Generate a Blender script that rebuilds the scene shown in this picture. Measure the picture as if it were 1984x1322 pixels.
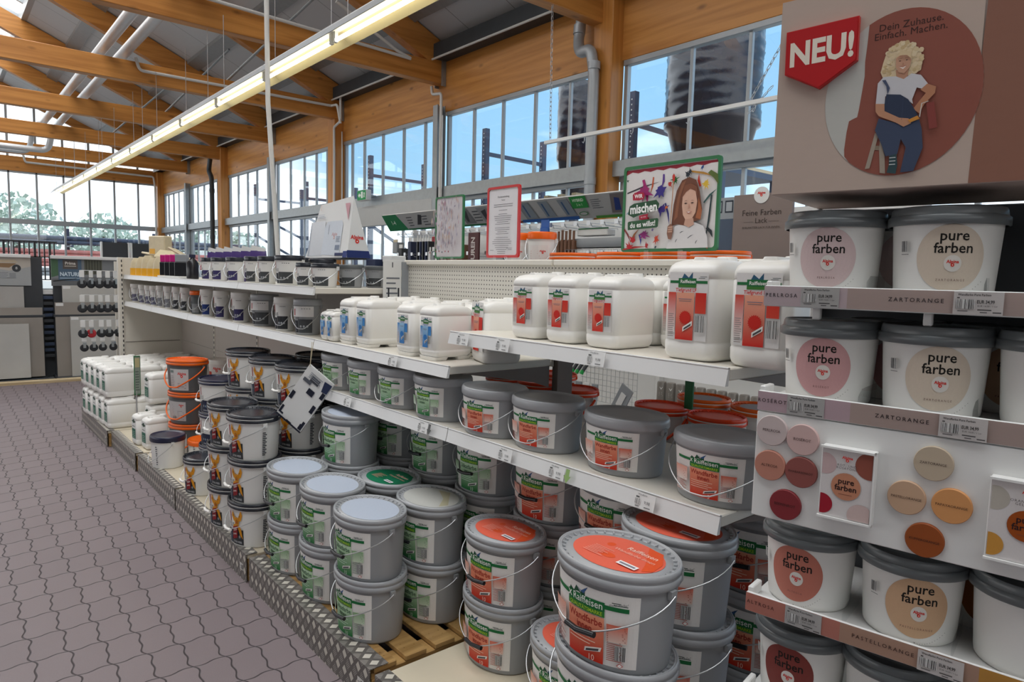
import bpy, math, random
from math import sin, cos, pi, radians
from mathutils import Vector, Matrix
from mathutils.geometry import tessellate_polygon

random.seed(7)
for _o in list(bpy.data.objects):
    bpy.data.objects.remove(_o)
SC = bpy.context.scene
COL = SC.collection

# ------------------------------------------------------------------ camera
def make_camera():
    a, b, g = -.70627, -.09377, -.02606
    Rz = Matrix.Rotation(a, 3, 'Z'); Rx = Matrix.Rotation(b, 3, 'X')
    Ry = Matrix(((cos(g), 0, sin(g)), (0, 1, 0), (-sin(g), 0, cos(g))))
    R = Rz @ Rx @ Ry
    right, fwd, up = R.col[0], R.col[1], R.col[2]
    cd = bpy.data.cameras.new('camera')
    cd.sensor_width = 36.0
    cd.lens = 1317.8 / 1984 * 36
    cd.clip_start = .05; cd.clip_end = 300
    co = bpy.data.objects.new('camera', cd)
    M = Matrix((( right.x, up.x, -fwd.x, 0), (right.y, up.y, -fwd.y, 0), (right.z, up.z, -fwd.z, 1.6), (0, 0, 0, 1)))
    co.matrix_world = M
    COL.objects.link(co)
    SC.camera = co
make_camera()

# ------------------------------------------------------------------ view and sky
SC.view_settings.view_transform = 'Standard'
SC.view_settings.look = 'None'
SC.view_settings.gamma = 1
SC.view_settings.use_curve_mapping = False
SC.view_settings.exposure = 0.27

def make_world():
    w = bpy.data.worlds.new('sky'); SC.world = w
    w.use_nodes = True
    nt = w.node_tree; N = nt.nodes; L = nt.links
    N.clear()
    out = N.new('ShaderNodeOutputWorld'); bg = N.new('ShaderNodeBackground')
    tc = N.new('ShaderNodeTexCoord')
    sep = N.new('ShaderNodeSeparateXYZ'); L.new(tc.outputs['Generated'], sep.inputs[0])
    no = N.new('ShaderNodeTexNoise'); no.inputs['Scale'].default_value = 2.6; no.inputs['Detail'].default_value = 7
    mp = N.new('ShaderNodeMapping'); mp.inputs['Scale'].default_value = (1, 1, 2.6)
    L.new(tc.outputs['Generated'], mp.inputs[0]); L.new(mp.outputs[0], no.inputs['Vector'])
    # cloud cover: thin on the east (+x) side, closed towards north and west
    cov = N.new('ShaderNodeMapRange'); L.new(sep.outputs['X'], cov.inputs['Value']); cov.inputs['From Min'].default_value = .10; cov.inputs['From Max'].default_value = .42
    cov.inputs['To Min'].default_value = .34; cov.inputs['To Max'].default_value = -.04
    s1 = N.new('ShaderNodeMath'); s1.operation = 'ADD'; L.new(no.outputs['Fac'], s1.inputs[0]); L.new(cov.outputs[0], s1.inputs[1])
    hz = N.new('ShaderNodeMapRange'); hz.inputs['From Min'].default_value = 0.0; hz.inputs['From Max'].default_value = .30
    hz.inputs['To Min'].default_value = .16; hz.inputs['To Max'].default_value = 0
    L.new(sep.outputs['Z'], hz.inputs['Value'])
    s2 = N.new('ShaderNodeMath'); s2.operation = 'ADD'; L.new(s1.outputs[0], s2.inputs[0]); L.new(hz.outputs[0], s2.inputs[1])
    cr = N.new('ShaderNodeMapRange'); cr.inputs['From Min'].default_value = .47; cr.inputs['From Max'].default_value = .72
    L.new(s2.outputs[0], cr.inputs['Value'])
    blue = N.new('ShaderNodeMix'); blue.data_type = 'RGBA'
    blue.inputs['A'].default_value = (.44, .74, .95, 1); blue.inputs['B'].default_value = (.24, .52, .86, 1)
    up = N.new('ShaderNodeMapRange'); up.inputs['From Min'].default_value = 0; up.inputs['From Max'].default_value = .6
    L.new(sep.outputs['Z'], up.inputs['Value']); L.new(up.outputs[0], blue.inputs['Factor'])
    mx = N.new('ShaderNodeMix'); mx.data_type = 'RGBA'
    L.new(cr.outputs[0], mx.inputs['Factor']); L.new(blue.outputs['Result'], mx.inputs['A'])
    mx.inputs['B'].default_value = (1.80, 1.80, 1.80, 1)
    L.new(mx.outputs['Result'], bg.inputs['Color'])
    bg.inputs['Strength'].default_value = SKY
    L.new(bg.outputs[0], out.inputs[0])
SKY = 1.0
make_world()

# daylight that falls through the ridge skylight and the glass of the long west side
def area(name, loc, rot, sx, sy, power, col):
    l = bpy.data.lights.new(name, 'AREA'); l.shape = 'RECTANGLE'; l.size = sx; l.size_y = sy
    l.energy = power; l.color = col
    o = bpy.data.objects.new(name, l); o.location = loc; o.rotation_euler = rot
    COL.objects.link(o); return o
area('skylight_daylight', (0, 9, 7.6), (0, 0, 0), 3.4, 26, 800, (1, .99, .97))

# ------------------------------------------------------------------ materials
def s2l(c):
    c = c / 255 if c > 1 else c
    return c / 12.92 if c <= .04045 else ((c + .055) / 1.055) ** 2.4
def rgb(*c):
    if len(c) == 1: c = c[0]
    if isinstance(c, str):
        c = c.lstrip('#'); c = ''.join(q * 2 for q in c) if len(c) == 3 else c; c = [int(c[i:i + 2], 16) for i in (0, 2, 4)]
    return tuple((0 if v == 0 else s2l(float(v) if v > 1 else 1.0001 / 255 * v * 255)) for v in c)

def new_mat(name):
    m = bpy.data.materials.new(name); m.use_nodes = True
    nt = m.node_tree
    return m, nt.nodes, nt.links, nt.nodes['Principled BSDF']

def mat(name, col, rough=.5, metal=0, var=.06, scale=9, bump=0, spec=.5, sss=0):
    m, N, L, B = new_mat(name)
    c = rgb(col)
    tc = N.new('ShaderNodeTexCoord'); no = N.new('ShaderNodeTexNoise')
    no.inputs['Scale'].default_value = scale; no.inputs['Detail'].default_value = 4
    L.new(tc.outputs['Object'], no.inputs['Vector'])
    mr = N.new('ShaderNodeMapRange'); mr.inputs['To Min'].default_value = 1 - var; mr.inputs['To Max'].default_value = 1 + var
    L.new(no.outputs['Fac'], mr.inputs['Value'])
    mx = N.new('ShaderNodeMix'); mx.data_type = 'RGBA'; mx.blend_type = 'MULTIPLY'; mx.inputs['Factor'].default_value = 1
    mx.inputs['A'].default_value = (*c, 1); L.new(mr.outputs[0], mx.inputs['B'])
    L.new(mx.outputs['Result'], B.inputs['Base Color'])
    B.inputs['Roughness'].default_value = rough; B.inputs['Metallic'].default_value = metal
    B.inputs['Specular IOR Level'].default_value = spec
    if sss:
        B.inputs['Subsurface Weight'].default_value = sss
        B.inputs['Subsurface Radius'].default_value = (.02, .02, .02); B.inputs['Subsurface Scale'].default_value = 1
    if bump:
        bp = N.new('ShaderNodeBump'); bp.inputs['Strength'].default_value = bump; bp.inputs['Distance'].default_value = .004
        L.new(no.outputs['Fac'], bp.inputs['Height']); L.new(bp.outputs[0], B.inputs['Normal'])
    return m

def wood(name, axis, base, dark, knots=.5, fine=1.0):
    m, N, L, B = new_mat(name)
    tc = N.new('ShaderNodeTexCoord'); mp = N.new('ShaderNodeMapping')
    sc = [14 * fine] * 3; sc[axis] = .7 * fine
    mp.inputs['Scale'].default_value = sc
    L.new(tc.outputs['Object'], mp.inputs[0])
    no = N.new('ShaderNodeTexNoise'); no.inputs['Scale'].default_value = 1; no.inputs['Detail'].default_value = 5
    no.inputs['Distortion'].default_value = .4
    L.new(mp.outputs[0], no.inputs['Vector'])
    mx = N.new('ShaderNodeMix'); mx.data_type = 'RGBA'
    mx.inputs['A'].default_value = (*rgb(dark), 1); mx.inputs['B'].default_value = (*rgb(base), 1)
    cr = N.new('ShaderNodeMapRange'); cr.inputs['From Min'].default_value = .3; cr.inputs['From Max'].default_value = .62
    L.new(no.outputs['Fac'], cr.inputs['Value']); L.new(cr.outputs[0], mx.inputs['Factor'])
    vo = N.new('ShaderNodeTexVoronoi'); mp2 = N.new('ShaderNodeMapping')
    s2 = [5.0 * fine] * 3; s2[axis] = 2.1 * fine
    mp2.inputs['Scale'].default_value = s2
    L.new(tc.outputs['Object'], mp2.inputs[0]); L.new(mp2.outputs[0], vo.inputs['Vector']); vo.inputs['Scale'].default_value = 1
    kr = N.new('ShaderNodeMapRange'); kr.inputs['From Min'].default_value = .05; kr.inputs['From Max'].default_value = .16
    kr.inputs['To Min'].default_value = knots; kr.inputs['To Max'].default_value = 0
    L.new(vo.outputs['Distance'], kr.inputs['Value'])
    m2 = N.new('ShaderNodeMix'); m2.data_type = 'RGBA'
    L.new(kr.outputs[0], m2.inputs['Factor']); L.new(mx.outputs['Result'], m2.inputs['A'])
    m2.inputs['B'].default_value = (*rgb('#4a2408'), 1)
    L.new(m2.outputs['Result'], B.inputs['Base Color'])
    B.inputs['Roughness'].default_value = .42
    return m

def paver_mat():
    m, N, L, B = new_mat('paver')
    geo = N.new('ShaderNodeNewGeometry'); sp = N.new('ShaderNodeSeparateXYZ'); L.new(geo.outputs['Position'], sp.inputs[0])
    def M(op, a, b=None, c=None):
        n = N.new('ShaderNodeMath'); n.operation = op
        for i, v in enumerate((a, b, c)):
            if v is None: continue
            if isinstance(v, (int, float)): n.inputs[i].default_value = v
            else: L.new(v, n.inputs[i])
        return n.outputs[0]
    X, Y = sp.outputs['X'], sp.outputs['Y']
    W, H = .1235, .215
    # the long joints snake, the short ones curve a little
    wav = M('SINE', M('MULTIPLY', Y, 2 * pi / (H / 1)))
    wav2 = M('SINE', M('MULTIPLY', Y, 4 * pi / H))
    u = M('DIVIDE', M('ADD', X, M('ADD', M('MULTIPLY', wav, .0085), M('MULTIPLY', wav2, .0062))), W)
    colid = M('FLOOR', u)
    par = M('MULTIPLY', M('FLOORED_MODULO', colid, 2.0), .0)
    v = M('ADD', M('DIVIDE', M('ADD', Y, M('MULTIPLY', M('SINE', M('MULTIPLY', u, 2 * pi)), .0065)), H), par)
    fu = M('MULTIPLY', M('PINGPONG', u, .5), W)
    fv = M('MULTIPLY', M('PINGPONG', v, .5), H)
    d = M('MINIMUM', fu, fv)
    jr = N.new('ShaderNodeMapRange'); jr.inputs['From Min'].default_value = .0012; jr.inputs['From Max'].default_value = .0042
    L.new(d, jr.inputs['Value'])
    vec = N.new('ShaderNodeCombineXYZ'); L.new(colid, vec.inputs[0]); L.new(M('FLOOR', v), vec.inputs[1])
    wn = N.new('ShaderNodeTexWhiteNoise'); L.new(vec.outputs[0], wn.inputs['Vector'])
    no = N.new('ShaderNodeTexNoise'); no.inputs['Scale'].default_value = 160; no.inputs['Detail'].default_value = 3
    L.new(geo.outputs['Position'], no.inputs['Vector'])
    nb = N.new('ShaderNodeTexNoise'); nb.inputs['Scale'].default_value = .9; nb.inputs['Detail'].default_value = 4
    L.new(geo.outputs['Position'], nb.inputs['Vector'])
    val = M('ADD', M('ADD', M('MULTIPLY', wn.outputs['Value'], .16), M('MULTIPLY', no.outputs['Fac'], .22)), M('MULTIPLY', nb.outputs['Fac'], .35))
    c1 = N.new('ShaderNodeMix'); c1.data_type = 'RGBA'; L.new(val, c1.inputs['Factor'])
    c1.inputs['A'].default_value = (*rgb('#6d6164'), 1); c1.inputs['B'].default_value = (*rgb('#8b7e80'), 1)
    c2 = N.new('ShaderNodeMix'); c2.data_type = 'RGBA'; L.new(jr.outputs[0], c2.inputs['Factor'])
    c2.inputs['A'].default_value = (*rgb('#2c2528'), 1); L.new(c1.outputs['Result'], c2.inputs['B'])
    L.new(c2.outputs['Result'], B.inputs['Base Color'])
    B.inputs['Roughness'].default_value = .55
    bp = N.new('ShaderNodeBump'); bp.inputs['Strength'].default_value = .7; bp.inputs['Distance'].default_value = .004
    hh = M('ADD', jr.outputs[0], M('MULTIPLY', no.outputs['Fac'], .12))
    L.new(hh, bp.inputs['Height']); L.new(bp.outputs[0], B.inputs['Normal'])
    return m

def tearplate_mat():
    """printed chequer-plate foil: white lozenges and hatched lozenges on grey"""
    m, N, L, B = new_mat('tearplate_foil')
    geo = N.new('ShaderNodeTexCoord'); sp = N.new('ShaderNodeSeparateXYZ'); L.new(geo.outputs['Object'], sp.inputs[0])
    def M(op, a, b=None):
        n = N.new('ShaderNodeMath'); n.operation = op
        for i, v in enumerate((a, b)):
            if v is None: continue
            if isinstance(v, (int, float)): n.inputs[i].default_value = v
            else: L.new(v, n.inputs[i])
        return n.outputs[0]
    s = M('DIVIDE', sp.outputs['Y'], .056); t = M('DIVIDE', M('ADD', sp.outputs['Z'], sp.outputs['X']), .066)
    def loz(off, r):
        a = M('ABSOLUTE', M('SUBTRACT', M('FRACT', M('ADD', s, off)), .5))
        b = M('ABSOLUTE', M('SUBTRACT', M('FRACT', M('ADD', t, off)), .5))
        return M('LESS_THAN', M('ADD', a, b), r)
    w = loz(0.0, .32); h = loz(.5, .36)
    st = M('LESS_THAN', M('FRACT', M('MULTIPLY', M('ADD', s, M('MULTIPLY', t, 1.2)), 6)), .42)
    hs = M('MULTIPLY', h, st)
    c1 = N.new('ShaderNodeMix'); c1.data_type = 'RGBA'; L.new(hs, c1.inputs['Factor'])
    c1.inputs['A'].default_value = (*rgb('#5d5955'), 1); c1.inputs['B'].default_value = (*rgb('#a09b94'), 1)
    c2 = N.new('ShaderNodeMix'); c2.data_type = 'RGBA'; L.new(w, c2.inputs['Factor'])
    L.new(c1.outputs['Result'], c2.inputs['A']); c2.inputs['B'].default_value = (*rgb('#c9c4b8'), 1)
    L.new(c2.outputs['Result'], B.inputs['Base Color']); B.inputs['Roughness'].default_value = .35
    return m

def pegboard_mat():
    m, N, L, B = new_mat('perforated_panel')
    geo = N.new('ShaderNodeTexCoord'); sp = N.new('ShaderNodeSeparateXYZ'); L.new(geo.outputs['Object'], sp.inputs[0])
    def M(op, a, b=None):
        n = N.new('ShaderNodeMath'); n.operation = op
        for i, v in enumerate((a, b)):
            if v is None: continue
            if isinstance(v, (int, float)): n.inputs[i].default_value = v
            else: L.new(v, n.inputs[i])
        return n.outputs[0]
    a = M('SUBTRACT', M('FRACT', M('DIVIDE', sp.outputs['Y'], .0215)), .5)
    b = M('SUBTRACT', M('FRACT', M('DIVIDE', sp.outputs['Z'], .0215)), .5)
    d = M('SQRT', M('ADD', M('MULTIPLY', a, a), M('MULTIPLY', b, b)))
    hole = M('LESS_THAN', d, .17)
    c = N.new('ShaderNodeMix'); c.data_type = 'RGBA'; L.new(hole, c.inputs['Factor'])
    c.inputs['A'].default_value = (*rgb('#d9d5cb'), 1); c.inputs['B'].default_value = (*rgb('#4a4640'), 1)
    L.new(c.outputs['Result'], B.inputs['Base Color']); B.inputs['Roughness'].default_value = .45
    return m

def glass_mat(name, tint=(.93, .97, 1), refl=1.0):
    m, N, L, B = new_mat(name)
    N.remove(B)
    out = N['Material Output']
    tr = N.new('ShaderNodeBsdfTransparent'); tr.inputs[0].default_value = (*tint, 1)
    gl = N.new('ShaderNodeBsdfGlossy'); gl.inputs['Roughness'].default_value = .02; gl.inputs[0].default_value = (refl, refl, refl, 1)
    lw = N.new('ShaderNodeLayerWeight'); lw.inputs[0].default_value = .5
    pw = N.new('ShaderNodeMath'); pw.operation = 'POWER'; L.new(lw.outputs['Facing'], pw.inputs[0]); pw.inputs[1].default_value = 5
    fr = N.new('ShaderNodeMath'); fr.operation = 'MULTIPLY_ADD'; L.new(pw.outputs[0], fr.inputs[0]); fr.inputs[1].default_value = .8; fr.inputs[2].default_value = .045
    mx = N.new('ShaderNodeMixShader'); L.new(fr.outputs[0], mx.inputs[0]); L.new(tr.outputs[0], mx.inputs[1]); L.new(gl.outputs[0], mx.inputs[2])
    L.new(mx.outputs[0], out.inputs[0])
    return m

def print_mat(name='print', rough=.55):
    m, N, L, B = new_mat(name)
    a = N.new('ShaderNodeAttribute'); a.attribute_name = 'Col'
    no = N.new('ShaderNodeTexNoise'); no.inputs['Scale'].default_value = 30
    mr = N.new('ShaderNodeMapRange'); mr.inputs['To Min'].default_value = .96; mr.inputs['To Max'].default_value = 1.03
    L.new(no.outputs['Fac'], mr.inputs['Value'])
    mx = N.new('ShaderNodeMix'); mx.data_type = 'RGBA'; mx.blend_type = 'MULTIPLY'; mx.inputs['Factor'].default_value = 1
    L.new(a.outputs['Color'], mx.inputs['A']); L.new(mr.outputs[0], mx.inputs['B'])
    L.new(mx.outputs['Result'], B.inputs['Base Color']); B.inputs['Roughness'].default_value = rough
    B.inputs['Specular IOR Level'].default_value = .3
    return m

def emit_mat(name, col, st):
    m, N, L, B = new_mat(name)
    B.inputs['Base Color'].default_value = (*rgb(col), 1)
    B.inputs['Emission Color'].default_value = (*rgb(col), 1); B.inputs['Emission Strength'].default_value = st
    return m

def roof_mat():
    m, N, L, B = new_mat('roof_panel')
    geo = N.new('ShaderNodeNewGeometry'); sp = N.new('ShaderNodeSeparateXYZ'); L.new(geo.outputs['Position'], sp.inputs[0])
    def M(op, a, b=None):
        n = N.new('ShaderNodeMath'); n.operation = op
        for i, v in enumerate((a, b)):
            if v is None: continue
            if isinstance(v, (int, float)): n.inputs[i].default_value = v
            else: L.new(v, n.inputs[i])
        return n.outputs[0]
    seam = M('LESS_THAN', M('FRACT', M('DIVIDE', sp.outputs['Y'], 1.0)), .012)
    c = N.new('ShaderNodeMix'); c.data_type = 'RGBA'; L.new(seam, c.inputs['Factor'])
    c.inputs['A'].default_value = (*rgb('#c9cbcd'), 1); c.inputs['B'].default_value = (*rgb('#7f8284'), 1)
    L.new(c.outputs['Result'], B.inputs['Base Color']); B.inputs['Roughness'].default_value = .5
    return m

M = {}
M['wood_x'] = wood('glulam_x', 0, '#cb8b44', '#a96c2c', .5)
M['wood_y'] = wood('glulam_y', 1, '#cc8d46', '#b07230', .55)
M['wood_z'] = wood('glulam_z', 2, '#cb8a42', '#ab6c2c', .4)
M['pallet'] = wood('pallet_wood', 0, '#c09a62', '#94703f', .5, 2.0)
M['timber'] = wood('timber_kerb', 0, '#c9b48e', '#a8916a', .3, 2.0)
M['chip'] = mat('chipboard_cream', '#cfc4ad', .6, var=.1, scale=5, bump=.1)
M['paver'] = paver_mat()
M['foil'] = tearplate_mat()
M['peg'] = pegboard_mat()
M['glass'] = glass_mat('window_glass')
M['acryl'] = glass_mat('clear_acrylic', (.93, .95, .95), .8)
M['print'] = print_mat()
M['roof'] = roof_mat()
M['alu'] = mat('aluminium_frame', '#a3a8ab', .4, .35, var=.05)
M['steel'] = mat('galvanised_steel', '#9da2a4', .42, .6, var=.14, scale=14)
M['darksteel'] = mat('dark_gutter', '#3e4347', .5, .3, var=.2, scale=6)
M['grayfloor'] = mat('concrete_floor', '#7d7f80', .5, var=.08)
M['whiteplastic'] = mat('white_plastic', '#e4e3df', .38, var=.02, sss=.0)
M['hdpe'] = mat('natural_white_hdpe', '#ebe9e4', .34, var=.02, scale=4)
M['greyplastic'] = mat('grey_plastic', '#97999b', .38, var=.03)
M['greylid'] = mat('grey_lid_plastic', '#a3a5a8', .3, var=.03)
M['darkgrey'] = mat('dark_grey_plastic', '#5c6061', .34, var=.04)
M['pflid'] = mat('slate_lid_plastic', '#63686a', .3, var=.05)
M['black'] = mat('black_plastic', '#1b1c20', .3, var=.05)
M['blacklid'] = mat('black_lid_plastic', '#2b2e35', .25, var=.05)
M['navy'] = mat('navy_plastic', '#20233c', .3, var=.05)
M['orange'] = mat('orange_plastic', '#f2680c', .35, var=.03)
M['redlid'] = mat('red_lid_plastic', '#ee4410', .35, var=.03)
M['cream'] = mat('cream_powder_coat', '#d8d3c8', .42, var=.03)
M['rail'] = mat('price_rail_plastic', '#dcdcdb', .3, var=.03)
M['wire'] = mat('galvanised_wire', '#c6c8ca', .3, .85, var=.05)
M['brown'] = mat('shade_brown_metal', '#6a5d55', .5, var=.05)  # shelf posts and brackets: shadow painted in as a darker grey-brown
M['duct'] = mat('silver_duct', '#d2d4d6', .35, .4, var=.08, scale=8)
M['pipe'] = mat('grey_pipe', '#a9adb0', .4, .3, var=.08)
M['conduit'] = mat('white_conduit', '#d6d5d0', .45, var=.04)
M['white'] = mat('white_enamel', '#dededc', .4, var=.02)
M['charcoal'] = mat('charcoal_laminate', '#35383c', .5, var=.05)
M['tube'] = emit_mat('fluorescent_tube', '#fff6d8', 7.0)
M['reflector'] = mat('cream_reflector', '#efe2b4', .25, .3, var=.03)
M['rackblue'] = mat('blue_rack_enamel', '#33415a', .5, var=.06)
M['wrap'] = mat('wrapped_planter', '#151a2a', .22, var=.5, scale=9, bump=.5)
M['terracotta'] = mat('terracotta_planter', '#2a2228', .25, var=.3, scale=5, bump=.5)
M['leaf'] = mat('tree_leaves', '#b9cbc0', .7, var=.3, scale=3)  # leaves paled in colour to carry the haze beyond the far windows
M['ground'] = mat('yard_paving', '#b7b4ae', .8, var=.1, scale=1)
M['skirt'] = mat('painted_blockwork', '#b9bab8', .6, var=.05)
M['redred'] = mat('red_enamel', '#c02020', .35, var=.04)
M['palered'] = mat('haze_paled_red', '#d08078', .5)  # red of the yard pipes lightened to paint in outdoor haze
M['violet'] = mat('violet_film', '#46346e', .35, var=.1)
M['panel'] = mat('taupe_back_panel', '#b3aaa2', .45, var=.03)
M['trunk'] = mat('tree_bark', '#5a4a40', .8)
M['green'] = mat('green_plastic', '#1d6b3a', .4, var=.05)
M['concrete_tile'] = mat('grey_stone_tile', '#a19e99', .45, var=.14, scale=3)
M['concrete_tile2'] = mat('pale_stone_tile', '#b3b1ab', .45, var=.16, scale=2.4)
M['concrete_tile3'] = mat('taupe_stone_tile', '#8d867e', .45, var=.16, scale=3)
M['beige'] = mat('beige_film', '#cdbf9f', .45, var=.1, scale=30, bump=.3)
M['yellow'] = mat('yellow_film', '#e2a418', .4, var=.1)
M['magenta'] = mat('magenta_card', '#c4127a', .4, var=.05)
M['navycard'] = mat('navy_card', '#26304f', .45, var=.05)
M['bluecard'] = mat('blue_card', '#2458a8', .45, var=.05)
M['browncard'] = mat('brown_card', '#6e4a34', .55, var=.12)
M['greentool'] = mat('bright_green_plastic', '#169a45', .35, var=.05)
M['rubber'] = mat('black_rubber', '#24262a', .6, var=.1)
M['greycard'] = mat('grey_card', '#8e9296', .5, var=.08)
M['redcap'] = mat('red_caster', '#b02830', .4, var=.05)
# ------------------------------------------------------------------ mesh builder
class MB:
    def __init__(s):
        s.v = []; s.f = []; s.m = []; s.sm = []
    def add(s, vs, fs, mi=0, smooth=False):
        n = len(s.v); s.v += [tuple(v) for v in vs]
        for f in fs:
            s.f.append([n + i for i in f]); s.m.append(mi); s.sm.append(smooth)
        return s
    def box(s, x0, y0, z0, x1, y1, z1, mi=0):
        v = [(x, y, z) for x in (x0, x1) for y in (y0, y1) for z in (z0, z1)]
        return s.add(v, [(0, 1, 3, 2), (4, 6, 7, 5), (0, 4, 5, 1), (2, 3, 7, 6), (0, 2, 6, 4), (1, 5, 7, 3)], mi)
    def bbox(s, x0, y0, z0, x1, y1, z1, b=.003, mi=0):
        """box with chamfered edges"""
        b = min(b, abs(x1 - x0) / 2.2, abs(y1 - y0) / 2.2, abs(z1 - z0) / 2.2)
        cx, cy, cz = (x0 + x1) / 2, (y0 + y1) / 2, (z0 + z1) / 2
        hx, hy, hz = abs(x1 - x0) / 2, abs(y1 - y0) / 2, abs(z1 - z0) / 2
        vs = []; idx = {}
        for a in (-1, 1):
            for c in (-1, 1):
                for d in (-1, 1):
                    for k, p in enumerate(((a * hx, c * (hy - b), d * (hz - b)), (a * (hx - b), c * hy, d * (hz - b)), (a * (hx - b), c * (hy - b), d * hz))):
                        idx[(a, c, d, k)] = len(vs); vs.append((cx + p[0], cy + p[1], cz + p[2]))
        F = []
        for a in (-1, 1):
            F.append([idx[(a, -1, -1, 0)], idx[(a, 1, -1, 0)], idx[(a, 1, 1, 0)], idx[(a, -1, 1, 0)]])
            F.append([idx[(-1, a, -1, 1)], idx[(1, a, -1, 1)], idx[(1, a, 1, 1)], idx[(-1, a, 1, 1)]])
            F.append([idx[(-1, -1, a, 2)], idx[(1, -1, a, 2)], idx[(1, 1, a, 2)], idx[(-1, 1, a, 2)]])
            for c in (-1, 1):
                F.append([idx[(a, c, -1, 0)], idx[(a, c, 1, 0)], idx[(a, c, 1, 1)], idx[(a, c, -1, 1)]])
                F.append([idx[(a, -1, c, 0)], idx[(a, 1, c, 0)], idx[(a, 1, c, 2)], idx[(a, -1, c, 2)]])
                F.append([idx[(-1, a, c, 1)], idx[(1, a, c, 1)], idx[(1, a, c, 2)], idx[(-1, a, c, 2)]])
                for d in (-1, 1):
                    F.append([idx[(a, c, d, 0)], idx[(a, c, d, 1)], idx[(a, c, d, 2)]])
        return s.add(vs, F, mi)
    def beam(s, p, q, w, h, up=(0, 0, 1), mi=0):
        """rectangular bar from p to q; w sideways, h along up"""
        p, q = Vector(p), Vector(q); d = (q - p).normalized(); u = Vector(up)
        r = d.cross(u).normalized(); u = r.cross(d).normalized()
        v = [e + r * a * w / 2 + u * b * h / 2 for e in (p, q) for a in (-1, 1) for b in (-1, 1)]
        return s.add(v, [(0, 1, 3, 2), (4, 6, 7, 5), (0, 4, 5, 1), (2, 3, 7, 6), (0, 2, 6, 4), (1, 5, 7, 3)], mi)
    def prism(s, pts, axis, a, b, mi=0):
        """polygon pts (2-D) pushed along axis from a to b"""
        n = len(pts)
        def P(p, t):
            l = list(p); l.insert(axis, t); return tuple(l)
        v = [P(p, a) for p in pts] + [P(p, b) for p in pts]
        F = [list(range(n))[::-1], list(range(n, 2 * n))] + [[i, (i + 1) % n, n + (i + 1) % n, n + i] for i in range(n)]
        return s.add(v, F, mi)
    def loft(s, rings, cap0=True, cap1=True, mi=0, smooth=True, closed=True):
        n = len(rings[0]); v = [p for r in rings for p in r]; F = []
        for k in range(len(rings) - 1):
            for i in range(n if closed else n - 1):
                j = (i + 1) % n
                F.append([k * n + i, k * n + j, (k + 1) * n + j, (k + 1) * n + i])
        s.add(v, F, mi, smooth)
        if cap0: s.add(rings[0], [list(range(n))[::-1]], mi)
        if cap1: s.add(rings[-1], [list(range(n))], mi)
        return s
    def tube(s, path, r, n=8, mi=0, cap=True, smooth=True):
        P = [Vector(p) for p in path]; rings = []; ref = None
        for i, p in enumerate(P):
            d = (P[min(i + 1, len(P) - 1)] - P[max(i - 1, 0)]).normalized()
            if ref is None:
                ref = Vector((0, 0, 1)) if abs(d.z) < .9 else Vector((1, 0, 0))
            a = (ref - d * ref.dot(d)).normalized(); b = d.cross(a); ref = a
            rr = r[i] if isinstance(r, (list, tuple)) else r
            rings.append([tuple(p + a * cos(2 * pi * k / n) * rr + b * sin(2 * pi * k / n) * rr) for k in range(n)])
        return s.loft(rings, cap, cap, mi, smooth)
    def disc(s, c, r, z0, z1, n=32, mi=0):
        ring = lambda rr, z: [(c[0] + rr * cos(2 * pi * k / n), c[1] + rr * sin(2 * pi * k / n), z) for k in range(n)]
        return s.loft([ring(r, z0), ring(r, z1)], mi=mi)
    def xform(s, Mx, start=0):
        s.v = s.v[:start] + [tuple(Mx @ Vector(v)) for v in s.v[start:]]
        return s
    def build(s, name, mats, parent=None, loc=None):
        me = bpy.data.meshes.new(name)
        me.from_pydata(s.v, [], s.f)
        if not isinstance(mats, (list, tuple)): mats = [mats]
        for m in mats: me.materials.append(m)
        me.polygons.foreach_set('material_index', s.m)
        me.polygons.foreach_set('use_smooth', s.sm)
        import bmesh
        bm = bmesh.new(); bm.from_mesh(me); bmesh.ops.recalc_face_normals(bm, faces=bm.faces); bm.to_mesh(me); bm.free()
        me.update()
        o = bpy.data.objects.new(name, me); COL.objects.link(o)
        if parent: o.parent = parent
        if loc: o.location = loc
        return o

def arc_pts(cx, cy, r, a0, a1, n):
    return [(cx + r * cos(radians(a0 + (a1 - a0) * i / n)), cy + r * sin(radians(a0 + (a1 - a0) * i / n))) for i in range(n + 1)]
def rrect(x0, y0, x1, y1, r, n=4):
    p = []
    for cx, cy, a in ((x1 - r, y0 + r, -90), (x1 - r, y1 - r, 0), (x0 + r, y1 - r, 90), (x0 + r, y0 + r, 180)):
        p += arc_pts(cx, cy, r, a, a + 90, n)
    return p
def bend(path, r=.05, n=4):
    """round the corners of a polyline"""
    P = [Vector(p) for p in path]; out = [P[0]]
    for i in range(1, len(P) - 1):
        a, b, c = P[i - 1], P[i], P[i + 1]
        ra = min(r, (a - b).length / 2.1, (c - b).length / 2.1)
        p, q = b + (a - b).normalized() * ra, b + (c - b).normalized() * ra
        for k in range(n + 1):
            t = k / n; out.append(p * (1 - t) ** 2 + b * 2 * t * (1 - t) + q * t * t)
    out.append(P[-1]); return out

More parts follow.
